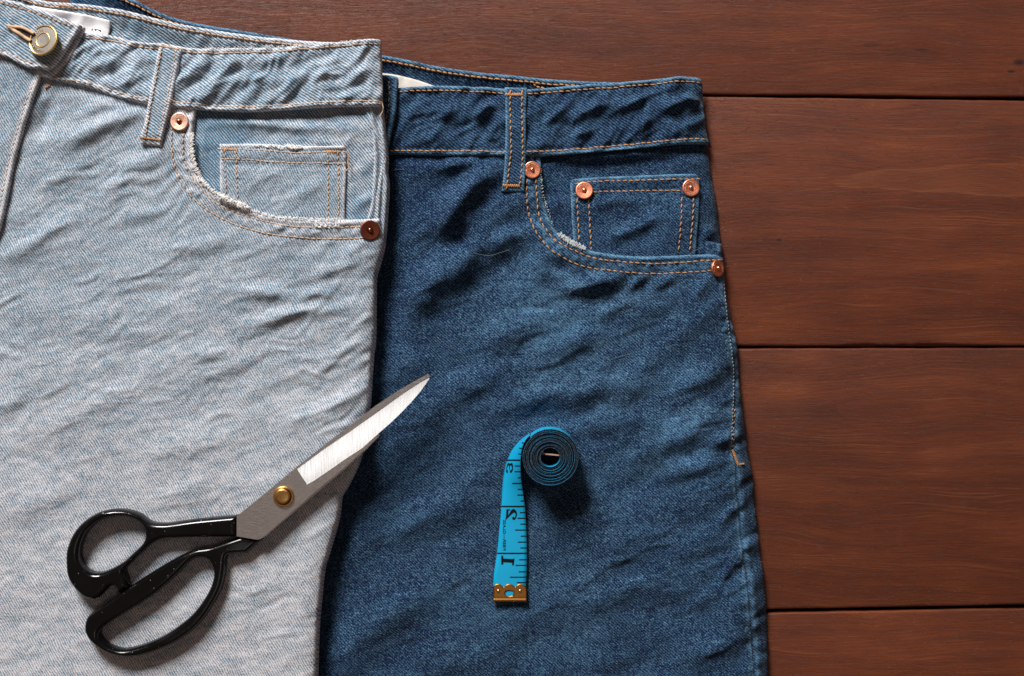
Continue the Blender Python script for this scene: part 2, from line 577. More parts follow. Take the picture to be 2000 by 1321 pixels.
def wood():
    m, nt, b = nodes("stained_wood")
    k = NT(nt)
    tc = k.new('ShaderNodeTexCoord').outputs['Object']
    oi = k.new('ShaderNodeObjectInfo').outputs['Random']
    base = k.mapping(tc, scale=(1000, 1000, 1000))
    off = k.new('ShaderNodeCombineXYZ')
    k.set(off.inputs[0], k.math('MULTIPLY', oi, 900.)); k.set(off.inputs[1], k.math('MULTIPLY', oi, 313.))
    add = k.new('ShaderNodeVectorMath', operation='ADD')
    k.set(add.inputs[0], base); k.set(add.inputs[1], off.outputs[0])
    co = add.outputs[0]
    bend = k.noise(k.mapping(co, scale=(.006, .02, 0)), 1., 2.)
    wv = k.new('ShaderNodeCombineXYZ')
    k.set(wv.inputs[1], k.math('MULTIPLY', k.math('SUBTRACT', bend, .5), 34.))
    ad2 = k.new('ShaderNodeVectorMath', operation='ADD')
    k.set(ad2.inputs[0], co); k.set(ad2.inputs[1], wv.outputs[0])
    cw = ad2.outputs[0]
    broad = k.noise(k.mapping(cw, scale=(.006, .075, 0)), 1., 3., .55)
    band = k.noise(k.mapping(cw, scale=(.011, .30, 0)), 1., 4., .62)
    streak = k.noise(k.mapping(cw, scale=(.028, .75, 0)), 1., 3., .6)
    fibre = k.noise(k.mapping(co, scale=(.07, 2.6, 0)), 1., 3., .65)
    pore = k.noise(k.mapping(co, scale=(.16, 3.8, 0)), 1., 2., .6)
    dust = k.noise(k.mapping(co, scale=(1.3, 1.7, 0)), 1., 2., .6)
    blot = k.noise(k.mapping(co, scale=(.016, .03, 0)), 1., 3., .6)
    f = k.math('MULTIPLY_ADD', k.math('SUBTRACT', broad, .5), .62, .47)
    for s_, a_ in ((band, .36), (streak, .30), (fibre, .62), (dust, .22), (blot, .50)):
        f = k.math('MULTIPLY_ADD', k.math('SUBTRACT', s_, .5), a_, f)
    colr = k.ramp(f, [(.08, (.031, .0070, .0032)), (.42, (.078, .0172, .0060)), (.62, (.115, .0268, .0082)), (.92, (.21, .057, .0140))])
    tone = k.ramp(k.math('FRACT', k.math('MULTIPLY', oi, 7.31)), [(0., (.86, .84, .82)), (.5, (1.0, 1.0, 1.0)), (1., (1.12, 1.08, 1.02))])
    colr = k.mix(1., colr, tone, 'MULTIPLY')
    # paler early-wood lines, sparse
    line = k.maprange(k.noise(k.mapping(cw, scale=(.010, 1.25, 0)), 1., 2., .5), .57, .66)
    patch = k.maprange(k.noise(k.mapping(co, scale=(.014, .05, 0)), 1., 2.), .45, .62)
    colr = k.mix(k.math('MULTIPLY', k.math('MULTIPLY', line, patch), .42), colr, (.20, .060, .019))
    dark = k.maprange(pore, .60, .72)
    colr = k.mix(k.math('MULTIPLY', dark, .32), colr, (.040, .0115, .0065))
    # the long pale flame of end grain and the two small knots of the planks at the right
    sx = k.new('ShaderNodeSeparateXYZ'); k.set(sx.inputs[0], base)
    warp = k.math('MULTIPLY', k.math('SUBTRACT', k.noise(k.mapping(base, scale=(.03, .12, 0)), 1., 3.), .5), 1.1)
    c1 = W(1985, 352, 0)[:2] * 1000
    ex = k.math('DIVIDE', k.math('SUBTRACT', sx.outputs[0], float(c1[0])), 108.)
    ey = k.math('DIVIDE', k.math('SUBTRACT', sx.outputs[1], float(c1[1])), 9.5)
    e = k.math('ADD', k.math('ADD', k.math('ABSOLUTE', ex), k.math('MULTIPLY', ey, ey)), k.math('MULTIPLY', warp, .8))
    flame = k.math('MULTIPLY', k.maprange(e, .72, .95), k.maprange(e, 1.06, .99))
    colr = k.mix(k.math('MULTIPLY', k.maprange(e, 1.05, .9), .22), colr, (.17, .050, .016))
    colr = k.mix(k.math('MULTIPLY', k.math('MULTIPLY', flame, k.maprange(fibre, .35, .62)), .55), colr, (.20, .060, .019))
    for (kx, ky, rx, ry) in ((1975, 140, 2.6, .9), (1990, 122, 3.6, 2.2), (1522, 469, 1.8, 1.0), (1700, 88, 5.0, 1.6), (1800, 98, 5.0, 1.2)):
        c = W(kx, ky, 0)[:2] * 1000
        dx = k.math('DIVIDE', k.math('SUBTRACT', sx.outputs[0], float(c[0])), rx)
        dy = k.math('DIVIDE', k.math('SUBTRACT', sx.outputs[1], float(c[1])), ry)
        d = k.math('ADD', k.math('ADD', k.math('MULTIPLY', dx, dx), k.math('MULTIPLY', dy, dy)), warp)
        colr = k.mix(k.math('MULTIPLY', k.maprange(d, 1.1, .2), .85 if rx < 4 else .45), colr, (.012, .005, .004))
    k.set(b.inputs['Base Color'], colr)
    k.set(b.inputs['Roughness'], k.maprange(band, .3, .7, .50, .40))
    b.inputs['Specular IOR Level'].default_value = .48
    h = k.math('MULTIPLY_ADD', fibre, 1.0, k.math('MULTIPLY', streak, .8))
    h = k.math('MULTIPLY_ADD', dark, -.7, h)
    k.set(b.inputs['Normal'], k.bump(h, .00016))
    return m


WOOD = wood()
UNDER = simple("gap_shadow_board", (.012, .006, .005), .9)

# ================================================================ the table of planks
table = link("tabletop", W([-420, 2420, 2420, -420], [1750, 1750, -420, -420], -.026), [(0, 1, 2, 3)], UNDER, None, False)
tag(table, "dark reddish brown wooden tabletop of wide planks with narrow gaps", None, None, "structure")
GAPS = [lambda x: -305 + 0 * x, lambda x: 184.3 + (x - 1380) * .0098, lambda x: 677.0 - (x - 1450) * .0018,
        lambda x: 1191.0 - (x - 1505) * .0185, lambda x: 1700 + 0 * x]
GW = [lambda x: 6 + 0 * x, lambda x: 4.6 + (x - 1380) * .0026, lambda x: 4.0 + 0 * x, lambda x: 6.5 + (x - 1505) * .0008, lambda x: 6 + 0 * x]


def plank(i):
    xs = np.arange(-410, 2411, 8.0)
    top = GAPS[i](xs) + GW[i](xs) + perlin(xs / 90, xs * 0 + i, 31) * .9 + perlin(xs / 13, xs * 0 + i, 33) * .35
    bot = GAPS[i + 1](xs) + perlin(xs / 90, xs * 0 + i, 32) * .9 + perlin(xs / 13, xs * 0 + i, 34) * .35
    chip = np.zeros_like(xs)
    if i == 1:      # the splintered lower rim of the second plank
        chip = np.exp(-((xs - 1820) / 55) ** 2) * 3.4 + np.exp(-((xs - 1690) / 40) ** 2) * 3.0 + 1.0
        chip *= 1 + .5 * perlin(xs / 11, xs * 0, 36)
    prof = [(0, -24.), (0, -1.2), (.6, -.45), (1.8, -.12), (4., 0.)]
    rows = []
    for o, z in prof: rows.append(np.stack([xs, top + o, xs * 0 + z], -1))
    for o, z in ((4. + 2, 0.), (2.0, -.14), (.7, -.5), (0, -1.3), (0, -24.)):
        rows.append(np.stack([xs, bot - o - (chip if o > 0.5 else 0), xs * 0 + z], -1))
    R = np.stack(rows)
    n, m = R.shape[:2]
    P = W(R[..., 0].ravel(), R[..., 1].ravel(), 0.)
    P[:, 2] = R[..., 2].ravel() * .001
    F = [(a * m + j, (a + 1) * m + j, (a + 1) * m + j + 1, a * m + j + 1) for a in range(n - 1) for j in range(m - 1)]
    return link("plank", P, F, WOOD, table, True)


for i in range(4): plank(i)

def fine_creases(n, box, a0, a1, seed, scale=1.):
    """thin pressed-in creases: a sharp crest with a shallow trough just below it"""
    r = random.Random(seed)
    out = []
    for _ in range(n):
        x, y = r.uniform(box[0], box[2]), r.uniform(box[1], box[3])
        a = math.radians(r.uniform(a0, a1)); L = r.uniform(28, 85); w_ = r.uniform(4.0, 8.5); h = r.uniform(.12, .55) ** 1. * scale * (.65 + w_ / 20)
        k = r.uniform(-.25, .25)
        pts = [(x + math.cos(a + k * t) * L * t, y - math.sin(a + k * t) * L * t + r.uniform(-2, 2)) for t in (-1, -.4, .2, 1)]
        out.append((pts, w_, h)); out.append(([(px + 3, py + 7.5) for px, py in pts], w_ * .95, -h * .6))
    return out


# ================================================================ dark jeans
ZD = .0125
dark = empty("jeans", W(1080, 900, 0.0), "dark indigo blue jeans with copper rivets, lying under the blue tape measure", "jeans", "jeans laid out on the wooden table")

OUT_D = spline([(1376, 148), (1378, 200), (1386, 272), (1396, 335), (1410, 420), (1417, 500), (1421, 555), (1431, 612), (1447, 678), (1451, 742),
                (1453, 765), (1462, 841), (1468, 894), (1478, 937), (1480, 973), (1486, 1030), (1492, 1076), (1501, 1157), (1506, 1209),
                (1508, 1321), (1511, 1440)], 6)
OUT_L = spline([(743, 60), (745, 120), (747, 205), (751, 250), (755, 285), (757, 310), (756, 335), (759, 360), (757, 400), (751, 475), (741, 517), (734, 545), (733, 603),
                (732, 666), (728, 698), (724, 760), (721, 798), (713, 850), (706, 888), (696, 918), (677, 956), (666, 975), (662, 1010), (651, 1052), (642, 1083),
                (632, 1118), (626, 1174), (621, 1226), (618, 1321), (616, 1440)], 5)
SEAM_D = [(1390, 285), (1404, 380), (1413, 460), (1418, 510), (1420, 557), (1423, 602), (1430, 659), (1436, 712), (1438, 742), (1436, 780),
          (1432, 841), (1430.5, 882), (1437, 915), (1438, 954), (1443, 1000), (1450, 1069), (1459, 1139), (1464, 1192), (1469, 1244), (1474, 1321), (1480, 1440)]
BAND_BOT_D = [(600, 300), (700, 302), (782, 302), (875, 305), (985, 305), (1050, 306), (1135, 301), (1235, 292), (1335, 282), (1387, 280)]
BAND_TOP_D = [(600, 176), (700, 173), (780, 172), (850, 169), (920, 170), (985, 174), (1030, 176), (1100, 170), (1150, 166), (1200, 163), (1285, 155),
              (1335, 149.5), (1366, 150.5), (1376, 160)]
POCKET_D = [(1056, 296), (1057, 330), (1060, 380), (1067.5, 415), (1080, 442), (1095, 462), (1115, 477), (1140, 487), (1172, 494), (1210, 499),
            (1260, 501.5), (1310, 500), (1360, 497.5), (1400, 497.5), (1416, 503)]
PK_D = spline(POCKET_D, 5)
BB_D = spline(BAND_BOT_D, 4)

D_STROKES = [  # (line, width px, height mm): crests of the folds, each just uphill of the shade it throws
    ([(985, 318), (925, 362), (878, 428), (862, 480)], 24, 3.6), ([(958, 312), (890, 320), (845, 334)], 13, 1.3),
    ([(1010, 402), (950, 446), (900, 520), (840, 580)], 26, 1.7), ([(880, 500), (830, 560), (800, 640)], 26, 1.9),
    ([(1030, 452), (985, 468), (950, 500)], 20, 1.7), ([(1060, 505), (1085, 520), (1120, 528)], 15, -1.0),
    ([(1225, 538), (1165, 553), (1095, 572)], 15, 2.0), ([(1268, 534), (1238, 556), (1215, 580)], 9, .8), ([(1330, 528), (1300, 548), (1262, 572)], 11, .8),
    ([(1395, 535), (1372, 560), (1350, 590)], 11, .8), ([(1250, 575), (1200, 602), (1150, 625)], 15, .9),
    ([(1190, 650), (1110, 672), (1040, 708)], 24, 1.35), ([(1260, 752), (1140, 764), (1040, 782), (940, 800)], 27, 1.5),
    ([(1120, 608), (1000, 650), (930, 690)], 30, 1.1), ([(1290, 808), (1180, 832), (1130, 850)], 24, 1.2), ([(1420, 790), (1320, 850), (1230, 872)], 30, 1.4),
    ([(1430, 700), (1370, 740), (1300, 770)], 26, .8), ([(1426, 890), (1350, 912), (1280, 930)], 22, 1.5), ([(1000, 720), (900, 760), (830, 830)], 30, 1.0),
    ([(1437, 850), (1410, 858), (1385, 878)], 12, 1.2), ([(1200, 985), (1050, 1020), (960, 1060)], 30, .8), ([(1440, 1040), (1380, 1060), (1300, 1100)], 26, .8),
    ([(920, 960), (830, 1010), (760, 1080)], 32, .9), ([(1452, 1140), (1395, 1155), (1340, 1190)], 20, .8), ([(1250, 1130), (1120, 1170), (1000, 1230)], 34, .8),
    ([(900, 1130), (800, 1180), (720, 1250)], 34, .8), ([(1465, 1235), (1400, 1262), (1330, 1290)], 20, .8), ([(1448, 985), (1422, 1005), (1400, 1030)], 9, .6),
    ([(1452, 1090), (1424, 1110), (1400, 1140)], 9, .7),
    ([(1070, 318), (1110, 309), (1200, 304), (1330, 294)], 10, 1.5), ([(1140, 412), (1200, 392), (1260, 395)], 12, .5),
    ([(1300, 418), (1240, 446), (1180, 470)], 13, .9), ([(1105, 385), (1080, 405), (1075, 425)], 11, .7), ([(1395, 440), (1380, 470)], 12, .9),
    # waistband puckers
    ([(975, 205), (945, 216), (915, 240)], 11, 1.9), ([(905, 195), (870, 225), (850, 260)], 13, .9), ([(880, 250), (835, 270), (800, 285)], 11, .7),
    ([(1110, 205), (1085, 226), (1066, 246)], 10, 1.3), ([(1200, 203), (1155, 213), (1118, 236)], 10, 1.5), ([(1165, 240), (1130, 265), (1110, 290)], 11, .8),
    ([(1262, 185), (1240, 200), (1208, 216)], 9, 1.1), ([(1340, 192), (1312, 206), (1290, 225)], 9, 1.3), ([(1374, 195), (1350, 196), (1330, 190)], 8, 1.3),
    ([(1290, 225), (1255, 245), (1225, 270)], 11, .8), ([(1372, 235), (1340, 245), (1310, 265)], 10, .8), ([(830, 200), (800, 225), (785, 250)], 12, .7)]


D_FINE = fine_creases(46, (800, 540, 1420, 1300), 8, 36, 5) + fine_creases(12, (1380, 560, 1450, 1280), 20, 50, 6, .9) + fine_creases(10, (800, 330, 1010, 560), 30, 60, 7, .8) \
    + fine_creases(26, (790, 188, 1370, 280), 25, 75, 8, .8)


def HD(px, py, sd=None):
    px, py = np.asarray(px, float), np.asarray(py, float)
    d, _, _, _, _ = seg_dist(px, py, OUT_D)
    # outside the silhouette the cloth keeps to the table
    rim = quarter(np.clip(d, 0, 90) / 90.)
    z = 2.2 + 11.0 * rim
    bd = np.interp(px, BB_D[:, 0], BB_D[:, 1])
    body = sstep(0, 26, py - bd)
    band = 1 - sstep(-8, 4, py - bd)
    z = z - 1.1 * np.exp(-((py - bd - 8) / 9.) ** 2)                       # tucked under the band
    pk = inside(px, py, [np.concatenate([PK_D, [(1440, 505), (1440, 280), (1056, 280)]])])
    soft = np.where(pk, .7, 1.)
    calm = 1 - .65 * np.exp(-((px - 1030) / 110.) ** 4 - ((py - 1000) / 210.) ** 4)    # flattened under the tape
    z = z + calm * soft * body * (folds(px, py, 33, 210, 72, 1) * 2.3 + folds(px, py, 24, 130, 36, 2) * .45 + folds(px, py, 40, 44, 15, 4) * .13 + crease(px, py, 22, 170, 46, 8) * .9)
    z = z + band * (folds(px, py, 38, 58, 27, 6) * 1.6 + folds(px, py, 50, 30, 14, 7) * .45 + crease(px, py, 40, 60, 26, 9) * 2.2)
    z = z - 3.2 * np.exp(-(seg_dist(px, py, OUT_L[::3])[0] / 42.) ** 2) * np.clip((py - 60) / 60., 0, 1)    # pressed down beside the pale pair
    for pts, wd, h in D_STROKES: z = z + stroke(px, py, pts, wd, h * 2.9) * np.clip(d / 14., 0, 1) * calm
    for pts, wd, h in D_FINE: z = z + stroke(px, py, pts, wd, h) * np.clip(d / 14., 0, 1) * calm
    return z


def HDs(px, py, sd=None):
    """the same surface without its small wrinkles, for things that bridge them"""
    px, py = np.asarray(px, float), np.asarray(py, float)
    d, _, _, _, _ = seg_dist(px, py, OUT_D)
    return 2.2 + 11.0 * quarter(np.clip(d, 0, 90) / 90.) + folds(px, py, 30, 190, 62, 1) * .5


hem_d = lambda px, py: seg_dist(px, py, PK_D)[0]


SBC = spline(SEAM_D, 3)


def body_d(px, py, sd):
    h = hem_d(px, py)
    z = HD(px, py) + .55 * np.exp(-((h - 17) / 15.) ** 2)
    z += np.exp(-((h - 22) / 10.) ** 2) * (perlin(px / 11, py / 11, 41) * .65)
    z += .5 * np.exp(-((h - 5) / 5.) ** 2)
    z -= .35 * np.exp(-((h - 11) / 3.) ** 2) + .35 * np.exp(-((h - 34) / 3.) ** 2)
    s = seg_dist(px, py, SBC)[0]
    z += np.exp(-((s - 10) / 9.) ** 2) * (.35 + perlin(px / 60, py / 21, 46) * 1.3) * sstep(520, 600, py)
    return z


def wear_body_d(px, py, sd):
    h = hem_d(px, py)
    seam = seg_dist(px, py, spline(SEAM_D, 3))[0]
    fade = .36 * np.exp(-((px - 1110) / 230.) ** 2 - ((py - 640) / 170.) ** 2) + .22 * np.exp(-((px - 1010) / 260.) ** 2 - ((py - 1120) / 300.) ** 2) \
        + .25 * np.exp(-((px - 1340) / 90.) ** 2 - ((py - 830) / 120.) ** 2) + .10 * np.exp(-((px - 840) / 60.) ** 2 - ((py - 470) / 150.) ** 2)
    fade = fade - .17 * np.exp(-((px - 780) / 170.) ** 2 - ((py - 380) / 260.) ** 2)
    fade = fade * np.clip(.75 + .7 * folds(px, py, 24, 160, 50, 77), .1, 1.3)
    return fade + .55 * np.exp(-((h - 22) / 9.) ** 2) * np.clip(.5 + perlin(px / 11, py / 11, 41) * 1.6, 0, 1) + .35 * np.exp(-(seam / 6.) ** 2)


left_d = [(430, 1440, 0), (430, 290, 0)]
loop = np.concatenate([spline([(430, 290), (700, 288), (985, 292), (1056, 290)], 3), PK_D[2:], spline([p for p in SEAM_D if p[1] > 505], 5), [(430, 1440)]])
panel("front_panel", loop, body_d, 3.0, D_BODY, dark, ZD, 5, .7, 1.4, 6, .9, [(1056, 296)], wear_body_d)

# the back of the leg, rolling out from under the side seam
SB = spline([p for p in SEAM_D], 5)
lo = np.concatenate([OUT_D[(OUT_D[:, 1] > 470)], spline([(1400, 1440), (1395, 1000), (1390, 700), (1380, 470)], 8)])


def back_d(px, py, sd):
    z = HD(px, py) - .9
    s, _, _, al, _ = seg_dist(px, py, SB)
    z += .9 * np.exp(-((s - 10) / 9.) ** 2) + np.exp(-((s - 9) / 8.) ** 2) * perlin(px / 60, py / 19, 45) * 1.5
    for yy, dd in ((945, 1.5), (1050, 1.4), (1213, 1.6), (860, 1.3), (1290, .9), (760, .7)):
        z -= dd * np.exp(-((py - yy - (px - 1465) * -.25) / 8.) ** 2) * np.clip((s - 3) / 8., 0, 1)
    return z + perlin(px / 22, py / 30, 44) * .35


panel("back_panel", lo, back_d, 2.5, D_BODY, dark, ZD, 8, 1.2, 2.2, 5, .25, [], lambda x, y, s: .55 * np.exp(-((seg_dist(x, y, SB)[0] - 8) / 6.) ** 2))

# pocket facing and coin pocket
fac = np.concatenate([spline([(1000, 285), (1100, 282), (1250, 276), (1392, 268)], 3), OUT_D[(OUT_D[:, 1] > 275) & (OUT_D[:, 1] < 530)], [(1421, 560), (1200, 560), (1050, 530), (1000, 420)]])
panel("pocket_facing", fac, lambda x, y, s: HD(x, y) - 2.7 + .0 * s, 3.0, D_BODY, dark, ZD, 8, .8, 1.5, 4, .3)
COIN_D = spline([(1118, 350, 0), (1172, 346), (1272, 342), (1360, 339, 0), (1366, 346), (1368, 360), (1367, 390), (1365, 430), (1359, 508, 0), (1250, 516), (1126, 500, 0), (1120, 470), (1117, 430), (1114.5, 366), (1115, 356)], 5, True)
ct = spline([(1117, 348), (1172, 344), (1272, 340), (1362, 337)], 5)


def coin_d(px, py, sd):
    t = py - np.interp(px, ct[:, 0], ct[:, 1])
    return HD(px, py) - .95 + .45 * np.exp(-((t - 14) / 13.) ** 2) + np.exp(-((t - 18) / 8.) ** 2) * perlin(px / 12, py / 12, 47) * .4 \
        - .3 * np.exp(-((t - 9) / 3.) ** 2) - .3 * np.exp(-((t - 30) / 3.) ** 2)


coinp = panel("coin_pocket", COIN_D, coin_d, 2.0, D_BODY, dark, ZD, 4, .7, 2.2, 5, 1.1, [(1118, 350), (1360, 339)])
for pts, ln in (([(1124, 360), (1150, 355), (1230, 353), (1330, 350), (1371, 349)], 9), ([(1122, 379), (1160, 375), (1250, 373), (1340, 372)], 9),
                ([(1127, 388), (1129, 430), (1131.5, 482)], 9), ([(1149, 388), (1152, 430), (1154.5, 489)], 9),
                ([(1332, 385), (1330, 430), (1325, 498)], 9), ([(1355, 386), (1353, 430), (1347, 497)], 9)):
    stitches("stitching", pts, lambda x, y: coin_d(x, y, 0), .12, THREAD_D, coinp, ZD, ln, 3.2, 1.35)

# waistband
bl = np.concatenate([spline(BAND_TOP_D, 5), spline([(1376, 160), (1377, 200), (1383, 245), (1388, 279, 0)], 5)[1:], spline(BAND_BOT_D, 5)[::-1]])
BT_D = spline(BAND_TOP_D, 4)


def band_d(px, py, sd):
    t = py - np.interp(px, BT_D[:, 0], BT_D[:, 1])
    b = np.interp(px, BB_D[:, 0], BB_D[:, 1]) - py
    z = HD(px, py) + 1.3 + .35 * np.exp(-((t - 4) / 5.) ** 2) + .5 * np.exp(-((b - 4.5) / 5.) ** 2)
    z -= .40 * np.exp(-((t - 11) / 3.5) ** 2) + .45 * np.exp(-((b - 12) / 3.5) ** 2)
    return z + np.exp(-((t - 19) / 9.) ** 2) * perlin(px / 11, py / 22, 48) * .6 + np.exp(-((b - 20) / 9.) ** 2) * perlin(px / 11, py / 22, 49) * .6


band = panel("waistband", bl, band_d, 2.5, D_BAND, dark, ZD, 4.5, .8, 1.8, 6, 1.1, [(1376, 160), (1388, 279)])
off = lambda pts, dy: [(x, y + dy) for x, y in pts]
stitches("stitching", [(640, 185), (700, 182), (780, 180), (850, 178.5), (920, 180), (985, 184), (1030, 185), (1100, 179.5), (1150, 175.5), (1200, 172.5), (1285, 164.5), (1335, 159.5), (1366, 160), (1376, 164)],
         lambda x, y: band_d(x, y, 0), .15, THREAD_D, band, ZD, 9.5, 2.6, 1.5)
stitches("stitching", [(640, 290), (700, 292), (780, 295), (875, 296), (985, 298), (1050, 297), (1135, 292), (1235, 283), (1335, 273), (1386, 270)],
         lambda x, y: band_d(x, y, 0), .15, THREAD_D, band, ZD, 9.5, 2.6, 1.5)

# the overlapping end of the waistband, half hidden by the pale jeans
ov = spline([(700, 150, 0), (747, 149), (774, 152), (779, 160), (777, 185), (774, 220), (766, 258), (757, 297), (740, 305, 0), (700, 305, 0)], 5, True)
ovl = panel("waistband_end", ov, lambda x, y, s: HDs(x, y) + 3.4 + .6 * np.exp(-((s - 5) / 5.) ** 2) - .5 * np.exp(-((s - 17) / 5.) ** 2), 2.2, D_BAND, dark, ZD, 4, .7, 3.0, 7, .9)
stitches("stitching", [(761, 160), (762, 185), (759, 215), (752, 255), (746, 290)], lambda x, y: HDs(x, y) + 3.0, .1, THREAD_D, ovl, ZD, 8, 4, 1.2)

# inside of the back waistband and its label
BK_D = [(60, -50), (150, -22), (215, 0), (258, 0), (300, 19), (340, 35), (400, 49), (520, 66), (640, 88), (745, 110), (800, 118), (850, 129), (930, 141), (1000, 148), (1060, 155), (1120, 160), (1180, 164), (1235, 166)]
BK_D = [(120, -60), (190, -30), (258, -2), (300, 19), (340, 35), (400, 49), (520, 68), (640, 90), (745, 108), (800, 118), (850, 129), (930, 141), (1000, 147.5), (1060, 154), (1120, 158), (1180, 160.5), (1240, 162)]
BKS = spline(BK_D, 5)


def bk_d(px, py, sd):
    t = py - np.interp(px, BKS[:, 0], BKS[:, 1])
    return 8.2 - 2.4 * sstep(6, 34, t) + .5 * np.exp(-((t - 5) / 6.) ** 2) - .5 * np.exp(-((t - 13) / 4.) ** 2) + folds(px, py, 75, 60, 20, 51) * .5


bk = panel("back_waistband", np.concatenate([BKS, spline([(1240, 190), (1000, 200), (745, 200), (500, 160), (250, 100), (150, 70)], 4)]), bk_d, 2.6, D_BAND, dark, .008, 4.5, .7, 2., 6, 1.0)
stitches("stitching", off(BK_D, 10), lambda x, y: bk_d(x, y, 0), .2, THREAD_D, bk, .008, 10, 1.6, 2.0)
stitches("stitching", [(1041, 164), (1050, 170), (1064, 173)], lambda x, y: bk_d(x, y, 0), .35, THREAD_D, bk, .008, 8, 1, 2.2)
lab = spline([(690, 136, 0), (747, 142), (775, 146), (812, 155), (850, 168, 0), (858, 190, 0), (690, 190, 0)], 5, True)
panel("label", lab, lambda x, y, s: bk_d(x, y, s) + .6 + 1.2 * sstep(0, 14, y - 150) * 0, 2.5, LABEL_D, dark, .008, 2, .15, .5, 3, .1)

# belt loop
BL_D = spline([(986, 172, 0), (1029, 173, 0), (1027.5, 230), (1027.5, 305), (1024, 376, 0), (980, 375, 0), (985, 330), (987, 280), (987.5, 220)], 5, True)


def loop_d(px, py, sd):
    e = np.minimum(px - 984, 1028 - px)
    hump = 2.9 - 1.2 * sstep(352, 380, py) - 1.3 * (1 - sstep(168, 190, py)) - .9 * sstep(303, 318, py) * (1 - sstep(330, 352, py)) * .3
    return HDs(px, py) + hump + .45 * np.exp(-((e - 5) / 5.) ** 2) + perlin(px / 9, py / 14, 52) * .12


bel = panel("belt_loop", BL_D, loop_d, 2.0, D_BAND, dark, ZD, 3.5, .6, 2.6, 5, 1.0, [(986, 172), (1029, 173), (1024, 376), (980, 375)])
for pts in ([(996, 178), (997, 230), (998, 300), (993, 340), (989.5, 371)], [(1019.5, 178), (1019.5, 230), (1021, 300), (1018, 340), (1013, 371)]):
    stitches("stitching", pts, lambda x, y: loop_d(x, y, 0), .12, THREAD_D, bel, ZD, 8.5, 3.4, 1.5)


def bartack(name, a, b, hf, off_, mat, parent, zref, half=3.0, pitch=2.1, rad=1.15):
    V, F = [], []
    A, B = np.array(a, float), np.array(b, float)
    L = np.linalg.norm(B - A); t = (B - A) / L; nrm = np.array([-t[1], t[0]])
    for k in range(int(L / pitch) + 1):
        c = A + t * k * pitch
        s = 1 if k % 2 else -1
        q = np.linspace(-1, 1, 4)
        x = c[0] + nrm[0] * q * half + t[0] * q * s * .8; y = c[1] + nrm[1] * q * half + t[1] * q * s * .8
        xy = W(x, y, zref)
        z = hf(x, y) + off_ + np.array([-.1, .12, .12, -.1])
        tube(V, F, np.stack([xy[:, 0], xy[:, 1], z * .001], -1), rad * SPX, 4)
    return link(name, V, F, mat, parent, True, kind="stuff")


bartack("bar_tack", (988, 187), (1021, 187), lambda x, y: loop_d(x, y, 0), .1, THREAD_D, bel, ZD)
bartack("bar_tack", (983, 364), (1016, 365), lambda x, y: loop_d(x, y, 0), .1, THREAD_D, bel, ZD)

# pocket hem and side seam stitching
for pts in ([(1029, 352), (1030, 400), (1042, 445), (1065, 477), (1085, 495), (1120, 514), (1160, 525), (1210, 531), (1260, 535), (1310, 534), (1392, 529)],
            [(1047, 350), (1049, 392), (1055, 427), (1067, 450), (1087, 472), (1120, 490), (1150, 502), (1185, 509), (1260, 515), (1310, 514), (1372, 509.5), (1412, 507)]):
    stitches("stitching", pts, lambda x, y: body_d(x, y, 0), .12, THREAD_D, dark, ZD, 9.5, 3.0, 1.45)
stitches("seam_stitching", [(1414, 512), (1418, 560), (1421, 604), (1428, 660), (1434, 712), (1436, 742), (1434, 780), (1430, 841), (1428, 880)],
         lambda x, y: body_d(x, y, 0) - .5, .35, THREAD_B, dark, ZD, 4.5, 2.8, 1.3)
stitches("seam_stitching", [(1437, 800), (1434, 841), (1432, 880)], lambda x, y: body_d(x, y, 0) - .6, .2, THREAD_D, dark, ZD, 6, 6, 1.1)
bartack("bar_tack", (1431, 880), (1443, 909), lambda x, y: HD(x, y), .25, THREAD_D, dark, ZD, 2.6, 2.0, 1.2)
bartack("bar_tack", (1442, 908), (1454, 907), lambda x, y: HD(x, y), .25, THREAD_D, dark, ZD, 1.6, 2.0, 1.1)
frays("frayed_edge", [(1090, 458), (1106, 468), (1122, 478), (1142, 486)], lambda x, y: HD(x, y) + .3, .45, FRAY_D, dark, ZD, 230, 13, .72, 1.4, .8, 3)
frays("frayed_edge", [(1057, 330), (1061, 380), (1080, 442)], lambda x, y: HD(x, y) + .2, .3, FRAY_D, dark, ZD, 70, 6, .42, .8, .8, 4)


def rivet(px, py, r, hz, zref, parent, disc_mat, nub_mat, normal=(0, 0, 1), marks=True):
    """a copper washer with a rolled rim, stamped dots and a burr in the middle"""
    R = r * SPX
    o = W(px, py, zref); o[2] = hz * .001
    prof = [(R * 1.0, -.0012), (R * 1.0, .0001), (R * .97, .00030), (R * .90, .00038), (R * .82, .00030), (R * .5, .00026), (R * .36, .00018), (R * .30, .00004)]
    V, F = lathe_pts(prof, 40)
    d = link("rivet", place(V, o, normal), F, disc_mat, parent)
    nb = [(R * .30, .0), (R * .29, .0004), (R * .25, .0008), (R * .22, .00115), (R * .15, .00138), (R * .06, .00146)]
    V, F = lathe_pts(nb, 20)
    link("burr", place(V, o, normal), F, nub_mat, d)
    if marks:
        MV, MF = [], []
        for k in range(30):
            if k % 5 == 4: continue
            a = 2 * PI * k / 30
            dv, df = lathe_pts([(.00022, 0), (.00019, .00008), (.00008, .00012)], 5)
            dv = dv * np.array([1, 1.9, 1])
            c, s_ = math.cos(a), math.sin(a)
            dv = np.stack([dv[:, 0] * c - dv[:, 1] * s_, dv[:, 0] * s_ + dv[:, 1] * c, dv[:, 2]], -1) + np.array([R * .70 * c, R * .70 * s_, .00028])
            b0 = len(MV)
            MV += place(dv, o, normal).tolist(); MF += [tuple(i + b0 for i in f) for f in df]
        link("embossing", MV, MF, disc_mat, d, kind="stuff")
    return d


